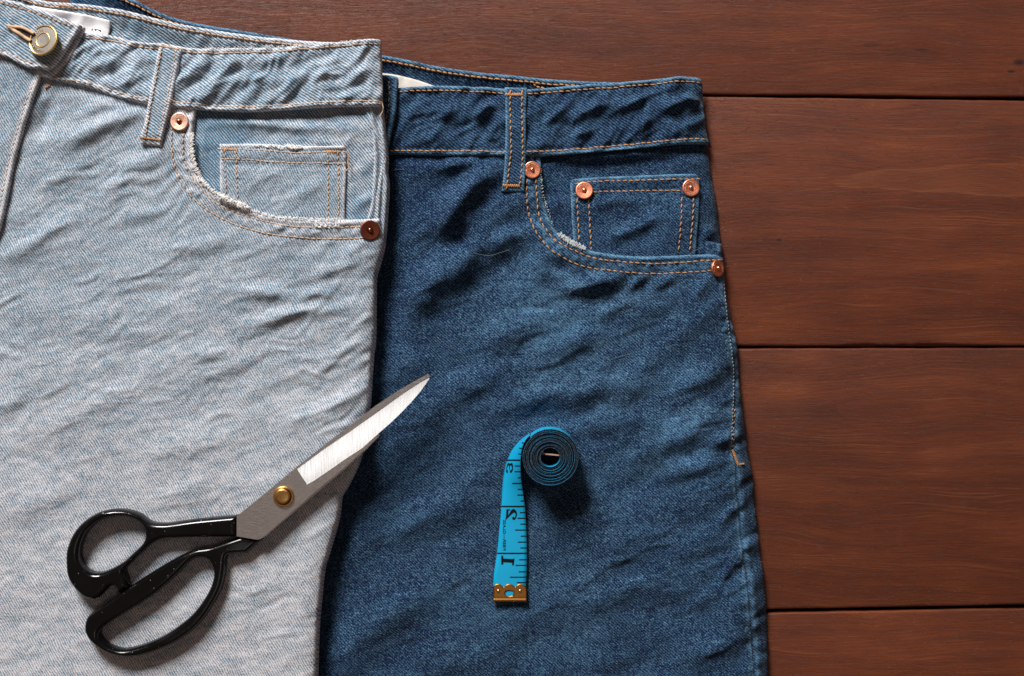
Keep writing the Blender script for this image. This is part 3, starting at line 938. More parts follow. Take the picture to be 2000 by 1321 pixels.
rivet(1039.5, 333, 16.8, float(HD([1039.5], [333])[0]) + .9, ZD, dark, COPPER, NUB, (.05, .05, 1))
rivet(1141, 372.5, 17.3, float(HD([1141], [372.5])[0]) + .35, ZD, dark, COPPER, NUB, (-.02, .14, 1))
rivet(1350, 367, 17.3, float(HD([1350], [367])[0]) + .4, ZD, dark, COPPER, NUB, (.10, .12, 1))
rivet(1404, 524, 16.6, float(HDs([1404], [524])[0]) + 1.6, ZD, dark, COPPER, NUB, (.62, .05, .78))

# ================================================================ light jeans
ZL = .026
pale = empty("jeans", W(350, 800, 0.0), "light washed pale blue jeans with frayed pockets, lying under the scissors", "jeans", "jeans laid out on the wooden table")

BAND_BOT_L = [(-130, 118), (0, 130), (60, 145), (100, 156), (125, 162), (175, 172), (225, 190), (290, 205), (337, 210), (400, 216), (475, 220), (550, 216.5), (650, 210), (747, 209)]
BAND_TOP_L = [(120, 58), (170, 66), (225, 72), (262, 82), (315, 87), (360, 94), (400, 96), (500, 95), (560, 93), (600, 88.5), (640, 85.5), (700, 80), (738, 77), (744, 84)]
POCKET_L = [(382, 205), (382, 222), (378, 257), (376, 290), (381, 320), (392, 347), (409, 367), (430, 382), (457, 396), (490, 410), (525, 420), (575, 427), (625, 430), (675, 429.5), (741, 427)]
PK_L = spline(POCKET_L, 5)
BB_L = spline(BAND_BOT_L, 4)
FLY = [(93, 120), (85, 140), (80, 160), (70, 190), (57, 230), (45, 270), (32, 318), (24, 360), (16, 400), (7, 440), (-8, 480), (-40, 560), (-90, 640)]

L_STROKES = [
    ([(290, 214), (230, 236), (170, 262), (105, 292)], 17, 2.3), ([(262, 195), (200, 205), (140, 235)], 15, 1.1), ([(112, 178), (92, 220), (70, 280)], 15, -2.0),
    ([(268, 340), (230, 358), (195, 384)], 11, 1.0), ([(160, 425), (110, 448), (70, 474)], 13, 1.1), ([(320, 300), (270, 322), (220, 330)], 15, .9), ([(150, 330), (110, 350), (75, 375)], 12, .8),
    ([(110, 440), (60, 480), (0, 510)], 14, 1.1), ([(330, 400), (290, 420), (235, 430)], 16, .8), ([(470, 460), (400, 480), (320, 490)], 18, 1.1),
    ([(455, 566), (510, 571), (575, 580), (600, 578)], 15, 1.55), ([(585, 580), (620, 572), (655, 576)], 11, 1.15), ([(705, 600), (640, 605), (570, 613), (500, 630), (450, 630)], 13, 1.5),
    ([(735, 612), (715, 622), (700, 640)], 8, 1.0), ([(735, 660), (700, 672), (660, 690), (620, 700)], 11, .9), ([(720, 500), (690, 515), (640, 530), (600, 550)], 10, .9),
    ([(722, 470), (690, 490), (665, 510)], 9, .8), ([(650, 478), (600, 505), (560, 530)], 11, .6), ([(720, 752), (670, 782), (640, 806)], 15, 1.5), ([(660, 800), (600, 812), (540, 830)], 16, .9),
    ([(470, 690), (420, 690), (370, 700)], 15, .8), ([(330, 640), (270, 655), (210, 660)], 14, .7), ([(510, 700), (440, 720), (400, 740)], 14, .7), ([(700, 700), (640, 715), (590, 735)], 11, .6),
    ([(250, 760), (150, 800), (80, 850)], 22, .6), ([(440, 840), (330, 880), (260, 900)], 24, .7), ([(150, 940), (60, 990), (0, 1010)], 24, .7), ([(60, 770), (20, 790), (-20, 800)], 14, .9),
    ([(430, 930), (360, 960), (300, 975)], 20, .8), ([(700, 905), (680, 940), (650, 980)], 9, .7),
    # under the waistband and in the pocket
    ([(392, 252), (440, 238), (520, 243), (600, 250), (700, 250)], 11, 1.5), ([(690, 262), (660, 285), (600, 270)], 11, 1.0), ([(735, 300), (710, 330), (690, 350)], 14, .8),
    ([(640, 352), (600, 372), (560, 395)], 12, .8), ([(560, 335), (510, 350), (470, 372)], 11, .5), ([(738, 380), (712, 392), (690, 410)], 11, .9), ([(400, 262), (392, 300), (402, 330)], 12, .8),
    # waistband puckers
    ([(255, 115), (205, 125), (165, 150)], 12, 1.5), ([(280, 140), (262, 155), (240, 172)], 10, 1.2), ([(240, 96), (200, 102), (160, 118)], 9, .8), ([(300, 160), (280, 175), (262, 190)], 8, .8),
    ([(450, 140), (430, 158), (404, 178)], 10, 1.5), ([(418, 120), (395, 135), (375, 150)], 9, 1.0), ([(530, 150), (505, 160), (488, 200)], 10, 1.6), ([(480, 118), (455, 128), (440, 150)], 9, .9),
    ([(590, 140), (565, 165), (560, 195)], 9, 1.1), ([(660, 140), (620, 150), (600, 175)], 11, 1.0), ([(560, 108), (530, 118), (500, 130)], 9, .9), ([(700, 105), (680, 130), (675, 150)], 10, 1.1),
    ([(740, 130), (715, 140), (695, 165)], 10, .9), ([(650, 180), (630, 190), (610, 203)], 8, .8), ([(735, 175), (700, 180), (670, 195)], 9, .9)]


L_FINE = fine_creases(44, (0, 430, 720, 900), 2, 36, 15, .8) + fine_creases(16, (60, 230, 330, 440), 15, 50, 16, .8) + fine_creases(14, (640, 480, 735, 900), 15, 50, 17, .9) \
    + fine_creases(12, (0, 930, 620, 1300), 5, 30, 18, .5) + fine_creases(26, (130, 90, 735, 195), 25, 75, 19, .8)


def HL(px, py, sd=None):
    px, py = np.asarray(px, float), np.asarray(py, float)
    d, _, _, _, _ = seg_dist(px, py, OUT_L)
    z = 23.0 + 4.0 * quarter(np.clip(d, 0, 34) / 34.)
    bd = np.interp(px, BB_L[:, 0], BB_L[:, 1])
    body = sstep(0, 26, py - bd)
    band = 1 - sstep(-8, 4, py - bd)
    z = z - 1.0 * np.exp(-((py - bd - 8) / 9.) ** 2)
    pk = inside(px, py, [np.concatenate([PK_L, [(780, 427), (780, 200), (382, 195)]])])
    soft = np.where(pk, .8, 1.)
    ease = 1 - .55 * sstep(700, 950, py)                                      # the leg lies smoother lower down
    z = z + soft * ease * body * (folds(px, py, 20, 190, 62, 11) * .8 + folds(px, py, 16, 95, 26, 12) * .2 + folds(px, py, 30, 46, 14, 14) * .17 + crease(px, py, 20, 120, 30, 18) * 1.0 + crease(px, py, 28, 60, 15, 20) * .45)
    z = z + band * (folds(px, py, 42, 55, 25, 16) * 1.75 + folds(px, py, 50, 28, 13, 17) * .5 + crease(px, py, 44, 60, 26, 19) * 2.2)
    for pts, wd, h in L_STROKES: z = z + stroke(px, py, pts, wd, h * 1.55) * np.clip(d / 12., 0, 1)
    for pts, wd, h in L_FINE: z = z + stroke(px, py, pts, wd, h) * np.clip(d / 12., 0, 1)
    return z


def HLs(px, py, sd=None):
    px, py = np.asarray(px, float), np.asarray(py, float)
    d, _, _, _, _ = seg_dist(px, py, OUT_L)
    return 23.0 + 4.0 * quarter(np.clip(d, 0, 34) / 34.) + folds(px, py, 24, 190, 62, 11) * .4


hem_l = lambda px, py: seg_dist(px, py, PK_L)[0]


def body_l(px, py, sd):
    h = hem_l(px, py)
    z = HL(px, py) + .5 * np.exp(-((h - 17) / 15.) ** 2) + np.exp(-((h - 24) / 10.) ** 2) * (perlin(px / 10, py / 10, 61) * .6)
    z += .7 * np.exp(-((h - 5) / 6.) ** 2) + np.exp(-((h - 5) / 6.) ** 2) * perlin(px / 7, py / 7, 62) * .35
    z -= .4 * np.exp(-((h - 14) / 3.) ** 2) + .3 * np.exp(-((h - 38) / 3.) ** 2)
    return z


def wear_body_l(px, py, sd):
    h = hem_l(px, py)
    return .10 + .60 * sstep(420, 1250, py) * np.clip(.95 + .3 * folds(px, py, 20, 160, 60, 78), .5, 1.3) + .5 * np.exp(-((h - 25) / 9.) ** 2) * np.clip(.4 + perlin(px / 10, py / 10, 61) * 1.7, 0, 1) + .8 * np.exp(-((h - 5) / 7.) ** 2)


SEAM_L = [(722, 215), (726, 228), (737, 255), (747, 275), (754, 300), (752, 325), (746, 362), (743, 400), (741, 430)]
loop = np.concatenate([spline([(-130, 108), (60, 132), (225, 178), (382, 205)], 5), PK_L[2:], OUT_L[OUT_L[:, 1] > 470] + np.array([-1.5, 0]), [(-130, 1440)]])
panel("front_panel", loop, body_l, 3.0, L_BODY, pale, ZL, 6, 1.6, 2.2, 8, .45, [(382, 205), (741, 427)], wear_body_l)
# a second ply under the front: the back of the leg, only its rim shows at the right
lo = np.concatenate([OUT_L[OUT_L[:, 1] > 195], spline([(520, 1440), (560, 1000), (660, 700), (700, 480), (722, 400), (728, 300), (718, 200)], 8)])
panel("back_panel", lo, lambda x, y, s: HLs(x, y) - 2.6 + 1.7 * np.exp(-((s - 5) / 5.) ** 2), 2.6, L_BODY, pale, ZL, 7, 1.5, 2.4, 7, .6)

fac = np.concatenate([spline([(330, 200), (480, 205), (650, 200), (722, 205)], 3), spline(SEAM_L, 5), [(742, 480), (560, 490), (430, 450), (340, 380)]])
seam_l = spline(SEAM_L, 4)


def fac_l(px, py, sd):
    s = seg_dist(px, py, seam_l)[0]
    return HL(px, py) - 2.9 + 2.0 * np.exp(-((s - 4) / 5.) ** 2)


panel("pocket_facing", fac, fac_l, 2.6, L_DEEP, pale, ZL, 5, .8, 1.5, 6, .6, [], lambda x, y, s: .75 * sstep(430, 560, x) * np.exp(-((y - 300) / 130.) ** 2) * .6)
COIN_L = spline([(429, 281, 0), (512, 281), (575, 286), (670, 285, 0), (675, 295), (676, 325), (672, 440, 0), (560, 450), (432, 400, 0), (430, 375), (429, 330)], 5, True)
ctl = spline([(427, 279), (512, 279), (575, 284), (677, 283)], 5)


def coin_l(px, py, sd):
    t = py - np.interp(px, ctl[:, 0], ctl[:, 1])
    return HL(px, py) - .75 + .45 * np.exp(-((t - 16) / 14.) ** 2) + np.exp(-((t - 22) / 8.) ** 2) * perlin(px / 11, py / 11, 63) * .35 \
        - .3 * np.exp(-((t - 12) / 3.) ** 2) - .3 * np.exp(-((t - 34) / 3.) ** 2) - .35 * np.exp(-((t - 43) / 5.) ** 2)


coinl = panel("coin_pocket", COIN_L, coin_l, 2.0, L_BODY, pale, ZL, 4, .7, 2.4, 5, 1.0, [(429, 281), (670, 285)], wobble=1.2)
for pts in ([(425, 292), (460, 292), (520, 294), (575, 299), (640, 297), (676, 297)], [(432, 311), (480, 312), (525, 316), (600, 319), (677, 319)],
            [(440, 290), (441, 330), (442, 387)], [(462, 292), (463, 340), (465, 399)], [(641, 294), (641, 340), (641, 428)], [(660, 295), (661, 340), (662, 428)]):
    stitches("stitching", pts, lambda x, y: coin_l(x, y, 0), .10, THREAD_L, coinl, ZL, 8.5, 1.6, 1.1)
for a, b in (((436, 292), (464, 293)), ((637, 297), (664, 297))):
    bartack("bar_tack", a, b, lambda x, y: coin_l(x, y, 0), .12, THREAD_LO, coinl, ZL, 2.4, 2.2, 1.0)
V, F = [], []
tp = spline([(676, 297), (681, 306), (680, 318), (682, 328), (676, 335)], 5)
tube(V, F, np.concatenate([W(tp[:, 0], tp[:, 1], ZL)[:, :2], ((HL(tp[:, 0], tp[:, 1]) + .5) * .001)[:, None]], 1), 1.2 * SPX, 5)
link("thread_tail", V, F, THREAD_L, coinl)
frays("frayed_edge", [(560, 285), (575, 289), (590, 288)], lambda x, y: coin_l(x, y, 0), .3, FRAY_L, coinl, ZL, 90, 12, .75, 1.4, .9, 5)
frays("frayed_edge", [(500, 284), (530, 287), (560, 290)], lambda x, y: coin_l(x, y, 0), .2, FRAY_L, coinl, ZL, 50, 8, .6, 1.4, .9, 6)

# waistband
bl = np.concatenate([spline(BAND_TOP_L, 5), spline([(744, 84), (745, 120), (747, 170), (747, 207, 0)], 4)[1:], spline([p for p in BAND_BOT_L if p[0] > 50], 5)[::-1], [(70, 100)]])
BT_L = spline(BAND_TOP_L, 4)


def band_l(px, py, sd):
    t = py - np.interp(px, BT_L[:, 0], BT_L[:, 1])
    b = np.interp(px, BB_L[:, 0], BB_L[:, 1]) - py
    z = HL(px, py) + 1.3 + .4 * np.exp(-((t - 4) / 5.) ** 2) + .5 * np.exp(-((b - 4.5) / 5.) ** 2)
    z -= .35 * np.exp(-((t - 11) / 3.5) ** 2) + .45 * np.exp(-((b - 12) / 3.5) ** 2)
    return z + np.exp(-((t - 4) / 6.) ** 2) * perlin(px / 7, py / 7, 64) * .3 + np.exp(-((t - 19) / 9.) ** 2) * perlin(px / 11, py / 22, 65) * .6 + np.exp(-((b - 20) / 9.) ** 2) * perlin(px / 11, py / 22, 66) * .6


bandl = panel("waistband", bl, band_l, 2.4, L_BAND, pale, ZL, 5, .9, 1.8, 8, .8, [(744, 84), (747, 207)])
stitches("stitching", [(128, 66), (170, 75), (225, 82), (262, 91), (315, 97), (362, 103), (420, 106), (500, 104), (560, 102), (600, 97.5), (640, 94.5), (700, 89), (743, 87)],
         lambda x, y: band_l(x, y, 0), .14, THREAD_L, bandl, ZL, 9, 1.6, 1.35)
stitches("stitching", [(104, 153), (125, 157), (150, 160), (175, 164), (225, 180), (287, 195), (340, 200), (400, 206), (475, 210), (550, 207), (600, 204), (680, 199), (746, 199.5)],
         lambda x, y: band_l(x, y, 0), .14, THREAD_L, bandl, ZL, 9, 1.6, 1.35)

# fly flap and the buttoned end of the waistband
fly = np.concatenate([spline([(93, 120), (85, 140), (80, 160), (70, 190), (57, 230), (45, 270), (32, 318), (24, 360), (16, 400), (7, 440), (-8, 480), (-40, 560), (-90, 640)], 5), [(-130, 640), (-130, 90), (0, 100)]])


def fly_l(px, py, sd):
    return HLs(px, py) + 3.2 + folds(px, py, 50, 50, 24, 71) * .4 + .15 * np.exp(-((sd - 4) / 4.) ** 2) - .25 * np.exp(-((sd - 12) / 3.) ** 2)


flyp = panel("fly_flap", fly, fly_l, 2.2, L_BODY, pale, ZL, 5, .9, 1.9, 11, 1.1)
stitches("stitching", [(75, 152), (60, 190), (47, 230), (35, 270), (22, 318), (14, 360), (6, 400), (-3, 440)], lambda x, y: fly_l(x, y, 14), .1, THREAD_L, flyp, ZL, 8, 2.5, 1.0)
bartack("bar_tack", (3, 120), (0, 131), lambda x, y: fly_l(x, y, 40), .2, THREAD_LO, flyp, ZL, 2.5)
bartack("bar_tack", (90, 172), (98, 167), lambda x, y: HL(x, y), .6, THREAD_LO, pale, ZL, 2.4)

FT = [(-130, -60), (-40, -18), (8, 0), (50, 12), (100, 29), (150, 48.5), (164, 54)]
under = spline([(100, 30, 0), (150, 48), (165, 53), (167, 63), (152, 96), (140, 118), (118, 142), (100, 154), (88, 152, 0), (40, 110, 0)], 5, True)
unp = panel("waistband_end", under, lambda x, y, s: HLs(x, y) + 3.0 + .2 * perlin(x / 6, y / 6, 72), 2.0, L_BAND, pale, ZL, 4, .8, 2.4, 9, 1.1, wobble=.8)
FLAP = np.concatenate([spline(FT, 5), spline([(164, 54), (160, 66), (148, 84), (134, 106), (118, 128), (101, 141), (85, 137)], 5)[1:], spline([(85, 137), (62, 137), (25, 119), (0, 109), (-60, 85), (-130, 60)], 5)[1:]])
ft = spline(FT, 4)
fb = spline([(-130, 60), (-60, 85), (0, 109), (25, 119), (62, 137), (90, 141)], 4)


def flap_l(px, py, sd):
    t = py - np.interp(px, ft[:, 0], ft[:, 1])
    b = np.interp(px, fb[:, 0], fb[:, 1]) - py
    z = HLs(px, py) + 5.9 + folds(px, py, 62, 46, 20, 73) * .55 + .5 * np.exp(-((sd - 5) / 6.) ** 2)
    z -= .4 * np.exp(-((t - 12) / 3.5) ** 2) * (px < 150) + .4 * np.exp(-((b - 10) / 3.5) ** 2) * (px < 80)
    return z + np.exp(-((sd - 8) / 9.) ** 2) * perlin(px / 9, py / 9, 74) * .45


flap = panel("waistband_flap", FLAP, flap_l, 2.0, L_BAND, pale, ZL, 5, .9, 2.4, 10, .9, wobble=.7)
stitches("stitching", [(-40, -6), (8, 10), (50, 22), (100, 39), (146, 57)], lambda x, y: flap_l(x, y, 12), .12, THREAD_L, flap, ZL, 8.5, 1.8, 1.25)
stitches("stitching", [(-40, 82), (0, 99), (25, 109), (58, 124), (76, 128)], lambda x, y: flap_l(x, y, 12), .12, THREAD_L, flap, ZL, 8.5, 1.8, 1.25)


# buttonhole: two corded edges meeting in a point, a dark slit between
def cord(pts, rad, h0, par, mat, name, turns=26):
    V, F = [], []
    P = spline(pts, 6)
    L = np.hypot(*np.diff(P, axis=0).T); cum = np.concatenate([[0], np.cumsum(L)])
    n = int(cum[-1] / 1.2)
    s = np.linspace(0, cum[-1], n)
    x, y = np.interp(s, cum, P[:, 0]), np.interp(s, cum, P[:, 1])
    xy = W(x, y, ZL)
    z = flap_l(x, y, 20) + h0 + np.interp(s, [0, cum[-1]], [0, .5])
    r = rad * SPX * (1 + .22 * np.sin(s * 2.2) + .08 * np.sin(s * 5.1))
    tube(V, F, np.stack([xy[:, 0], xy[:, 1], z * .001], -1), r, 7)
    return link(name, V, F, mat, par)


slit = spline([(30, 61), (44, 60), (66, 67), (88, 80), (80, 86), (62, 80), (44, 70)], 5, True)
panel("slit", slit, lambda x, y, s: flap_l(x, y, 20) + .12, 1.5, simple("slit_shadow", (.012, .012, .016), .95), flap, ZL, 1.5, .1, .3, 2, 0)
cord([(24, 56), (34, 58), (48, 59), (62, 64), (76, 72)], 3.0, .45, flap, THREAD_L, "buttonhole_cord")
cord([(26, 58), (36, 65), (46, 71), (58, 79), (70, 86)], 3.2, .45, flap, THREAD_L, "buttonhole_cord")

# button
bn = Vector((-.30, .24, 1.0)).normalized()
BR = 31.5 * SPX
bo = W(96, 86, ZL); bo[2] = (float(flap_l(np.array([96.]), np.array([86.]), 20.)[0]) + 2.4) * .001
V, F = lathe_pts([(BR * .30, -.0016), (BR * .34, -.0006), (BR * .90, -.0006), (BR * .985, -.0004), (BR, .0001), (BR * .985, .00062), (BR * .94, .0008), (BR * .89, .00062), (BR * .86, .0003)], 56)
btn = link("button", place(V, bo, bn), F, GOLD, pale)
V, F = lathe_pts([(BR * .875, .00032), (BR * .6, .00040), (BR * .47, .00040)], 56)
link("button_face", place(V, bo, bn), F, NICKEL, btn)
V, F = lathe_pts([(BR * .50, .00038), (BR * .48, .00062), (BR * .455, .0007), (BR * .43, .00062), (BR * .40, .0003)], 48)
link("button_ring", place(V, bo, bn), F, GOLD, btn)
V, F = lathe_pts([(BR * .40, .00044), (BR * .2, .00040), (BR * .02, .00036)], 40)
link("button_centre", place(V, bo, bn), F, NICKEL, btn)


def glyph(txt, size, extrude=0.):
    cu = bpy.data.curves.new("glyph", 'FONT')
    cu.body, cu.size, cu.extrude, cu.align_x, cu.align_y = txt, size, extrude, 'LEFT', 'BOTTOM_BASELINE'
    o = bpy.data.objects.new("glyph", cu)
    COL.objects.link(o)
    dg = bpy.context.evaluated_depsgraph_get()
    me = bpy.data.meshes.new_from_object(o.evaluated_get(dg))
    V = np.array([v.co[:] for v in me.vertices]); F = [tuple(p.vertices) for p in me.polygons]
    bpy.data.objects.remove(o); bpy.data.curves.remove(cu); bpy.data.meshes.remove(me)
    return V, F


# worn raised lettering round the button: illegible in the photograph, so only small raised strokes
EV, EF = [], []
for a0, a1 in ((1.75, 3.0), (3.5, 4.9)):
    a = a0
    while a < a1:
        for q in range(random.choice((1, 2, 2))):
            ln = random.uniform(.07, .15) * BR; an = random.choice((0, PI / 2, .6, -.6)) + a
            rr = BR * random.uniform(.64, .74)
            c = np.array([rr * math.cos(a), rr * math.sin(a)])
            d = np.array([math.cos(an), math.sin(an)]) * ln / 2
            pts = np.array([[*(c - d), .0005], [*c, .00056], [*(c + d), .0005]])
            tube(EV, EF, place(pts, bo, bn), .00013, 5)
        a += random.uniform(.16, .22)
link("embossing", EV, EF, GOLD, btn, kind="stuff")

# inside of the back waistband with its label
BK_L = [(-130, -70), (-20, -30), (82, 1), (150, 7), (200, 13), (250, 22), (300, 35), (350, 47), (425, 60), (500, 71), (570, 78), (640, 82), (720, 80)]
BKLS = spline(BK_L, 5)


def bk_l(px, py, sd):
    t = py - np.interp(px, BKLS[:, 0], BKLS[:, 1])
    return 22.6 - 3.0 * sstep(6, 45, t) - 2.0 * sstep(560, 720, px) + .5 * np.exp(-((t - 4.5) / 5.) ** 2) - .45 * np.exp(-((t - 12) / 3.5) ** 2) \
        + folds(px, py, 62, 60, 22, 81) * .75 + np.exp(-((t - 4) / 6.) ** 2) * perlin(px / 9, py / 9, 82) * .25


bkl = panel("back_waistband", np.concatenate([BKLS, spline([(720, 110), (500, 130), (300, 130), (100, 110), (-130, 60)], 4)]), bk_l, 2.4, L_BAND, pale, .022, 4.5, .8, 2.4, 7, .8)
stitches("stitching", [(x, y + 9.5) for x, y in BK_L], lambda x, y: bk_l(x, y, 0), .2, THREAD_L, bkl, .022, 10, 1.0, 1.8)
bartack("bar_tack", (118, 12), (146, 15), lambda x, y: bk_l(x, y, 0), .25, THREAD_L, bkl, .022, 2.2)
LB = spline([(60, 12, 0), (112, 20.5), (165, 29), (206, 38.5), (215, 43), (213, 58), (207, 84, 0), (60, 60, 0)], 5, True)
lab_h = lambda x, y, s=0: bk_l(x, y, 0) + 1.5
labl = panel("label", LB, lambda x, y, s: lab_h(x, y), 2.2, LABEL, pale, .022, 3, .3, .6, 3, 0)
for pl in ([(176.8, 58.5), (179.6, 54.6), (180.2, 58.9)], [(182.6, 55.6), (188.2, 57), (186, 60), (184.4, 59)], [(188, 56.6), (196.2, 58.6), (197, 62), (194.6, 61.6), (192.6, 59.4), (188.2, 58)]):
    a = np.array(pl); xy = W(a[:, 0], a[:, 1], .022); xy[:, 2] = (lab_h(a[:, 0], a[:, 1]) + .09) * .001
    link("lettering", xy, [tuple(range(len(a)))[::-1]], INK, labl, False)

# belt loop
BLL = spline([(315, 85, 0), (360, 94, 0), (356, 112), (346, 160), (335, 215), (322, 262), (318, 288, 0), (279, 283, 0), (277, 270), (287, 235), (297, 175), (307, 125)], 5, True)
axl = np.array([(337, 88), (326, 150), (311, 225), (298, 287)], float)


def loop_l(px, py, sd):
    cx = np.interp(py, axl[:, 1], axl[:, 0])
    e = 22 - np.abs(px - cx)
    hump = 3.1 - 1.4 * sstep(262, 292, py) - 1.5 * (1 - sstep(84, 108, py))
    return HLs(px, py) + hump + .5 * np.exp(-((e - 5) / 5.) ** 2) - .2 * np.exp(-((e - 11) / 3.) ** 2) + perlin(px / 8, py / 14, 83) * .12


bll = panel("belt_loop", BLL, loop_l, 1.9, L_BAND, pale, ZL, 4, .8, 2.7, 6, .9, [(315, 85), (360, 94), (318, 288), (279, 283)])
for pts in ([(320, 95), (314, 130), (304, 180), (294, 235), (287, 278)], [(348, 98), (341, 140), (331, 195), (319, 245), (310, 281)]):
    stitches("stitching", pts, lambda x, y: loop_l(x, y, 0), .10, THREAD_L, bll, ZL, 8, 1.8, 1.0)
bartack("bar_tack", (315, 92), (354, 99), lambda x, y: loop_l(x, y, 0), .08, THREAD_L, bll, ZL, 1.5)
bartack("bar_tack", (279, 271), (317, 276), lambda x, y: loop_l(x, y, 0), .08, THREAD_LO, bll, ZL, 1.7)

# pocket stitching, frayed hem, rivets
for pts, r_ in (([(340, 226), (337, 257), (337, 290), (342, 325), (357, 360), (382, 392), (412, 415), (450, 435), (500, 452), (550, 461), (625, 467), (712, 465.5)], 1.35),
                ([(362, 226), (360, 255), (359, 300), (365, 325), (385, 362), (420, 395), (450, 411), (495, 427), (550, 440), (600, 445), (660, 445), (742, 442)], 1.2)):
    stitches("stitching", pts, lambda x, y: body_l(x, y, 0), .13, THREAD_L, pale, ZL, 9.5, 1.2, r_)
hemf = lambda x, y: HL(x, y) + .9
frays("frayed_edge", [(430, 384), (444, 390), (456, 396), (488, 408)], hemf, .8, FRAY_L, pale, ZL, 26, 26, .75, 2., 2.2, 18, 1.)
frays("frayed_edge", [(430, 385), (444, 391), (456, 397), (468, 401), (488, 409)], hemf, .35, FRAY_L, pale, ZL, 280, 16, .85, 2.0, 1.3, 8, .14)
frays("frayed_edge", [(378, 262), (376, 290), (381, 320), (392, 347), (409, 367), (430, 382)], hemf, .2, FRAY_L, pale, ZL, 420, 11, .62, 1.5, 1.0, 9, .06)
frays("frayed_edge", [(490, 411), (525, 421), (575, 428), (675, 430)], hemf, .0, FRAY_L, pale, ZL, 240, 8, .5, 1.2, 1.0, 10, .06)
frays("frayed_edge", [(612, 440), (628, 443), (665, 441)], hemf, .0, FRAY_L, pale, ZL, 40, 7, .8, 2., 1.0, 11)
frays("frayed_edge", [(400, 96), (500, 95), (600, 89), (740, 79)], lambda x, y: HL(x, y) + 1.6, .1, FRAY_L, pale, ZL, 170, 6, .42, 1.2, 1.0, 12, .15)
rivet(352, 239, 17.8, float(HL([352], [239])[0]) + 1.35, ZL, pale, COPPER_P, NUB_D, (-.05, .08, 1), True)
rivet(724, 450.5, 19.5, float(HLs([724], [450.5])[0]) + 1.1, ZL, pale, COPPER_D, NUB_D, (.22, -.05, .95), False)
for pts in ([(746, 200), (749, 212), (746, 222), (742, 230)], [(332, 195), (342, 199), (354, 205)]):
    V, F = [], []
    tp = spline(pts, 5)
    tube(V, F, np.concatenate([W(tp[:, 0], tp[:, 1], ZL)[:, :2], ((HLs(tp[:, 0], tp[:, 1]) + 3.4) * .001)[:, None]], 1), .8 * SPX, 5)
    link("thread_tail", V, F, THREAD_L, pale)

# ================================================================ scissors
ZS = .033
sc = empty("scissors", W(430, 1030, .028), "black handled dressmaking scissors with bright steel blades, lying across both jeans", "scissors")
TOPB = 34.0
notch = [(580, 917), (599, 948)]
body = np.array([(463, 1008.5), (520, 962), (574, 917.2), (577, 914), (640, 864.5), (690, 826.5), (735, 791.5), (780, 762), (810, 744.5), (836, 730.5), (840, 735),
                 (822, 746), (794, 764), (740, 802.5), (685, 842), (632, 878), (580, 916), (590, 933), (599, 948), (614, 940), (645, 919), (672, 900), (692, 887), (710, 875), (735, 853), (741, 850),
                 (712, 878), (672, 914), (625, 953), (576, 995), (540, 1027), (511, 1052), (503, 1054), (463, 1047)], float)
blade = panel("blade", body, lambda x, y, s: TOPB + 0 * x, 1.2, BLADE, sc, ZS, .5, .0, 2.4, 1, 0, smooth=False, corners=
              [(463, 1008.5), (574, 917.2), (836, 730.5), (840, 735), (580, 916), (599, 948), (511, 1052), (463, 1047)])
face = np.array([(581, 917), (632, 879), (685, 843), (740, 803.5), (794, 765), (822, 747), (841, 736.5), (833, 748), (821, 765), (803, 786), (781, 809), (762, 827), (742, 844.5), (728, 857), (710, 874), (692, 886), (672, 899), (645, 918), (614, 939), (599.5, 947)], float)
spn = (np.array([841, 736.5]) - np.array([581, 917.])); spn /= np.linalg.norm(spn)
nr = np.array([-spn[1], spn[0]])            # downhill, towards the cutting edge


def face_h(px, py, sd):
    v = (px - 581) * nr[0] + (py - 917) * nr[1]
    return TOPB - .22 - v * .028 * 1.0 - .00022 * v * v


panel("ground_face", face, face_h, 1.2, GROUND, blade, ZS, .5, .0, 1.0, 1, 0, smooth=False, corners=[(581, 917), (841, 736.5), (599.5, 947)])
lowb = np.array([(513, 1053), (545, 1026), (580, 996), (630, 954), (676, 915), (714, 880), (738, 855.5), (744, 848.5), (735, 849), (700, 860), (570, 960), (530, 1004), (515, 1040)], float)
panel("blade", lowb, lambda x, y, s: 31.2 + 0 * x, 1.8, BLADE, sc, ZS, .5, .0, 2.0, 1, 0, smooth=False)

h_out = spline([(463, 1007.6, 0), (383, 1015), (340, 1021), (319, 1023), (298, 1021.5), (285, 1014.5), (270, 1003.5), (244, 996), (216, 996), (190, 1002.5), (164, 1019), (144, 1042), (132, 1071), (129.6, 1096), (133.5, 1127), (146, 1148),
                (164, 1165), (180, 1170), (193, 1167), (203, 1158), (213, 1147), (221, 1144), (227, 1150), (232.6, 1159, 0), (252, 1146, 0), (248, 1130), (244, 1114), (254, 1102), (280, 1076), (303, 1058), (319, 1052.5), (345, 1051), (383, 1049.5), (463, 1049, 0)], 5, True)
h_in = spline([(229, 1009), (249, 1010), (267, 1017), (280, 1029.5), (284, 1047.5), (278, 1063), (259.6, 1081), (239, 1099), (211, 1114), (193, 1119), (177, 1117), (164, 1107), (157, 1089), (158, 1068), (167, 1045), (182, 1027), (203, 1014)], 5, True)


def handle_h(px, py, sd):
    return 35.2 + .8 * sstep(330, 180, px) - .0 * sd


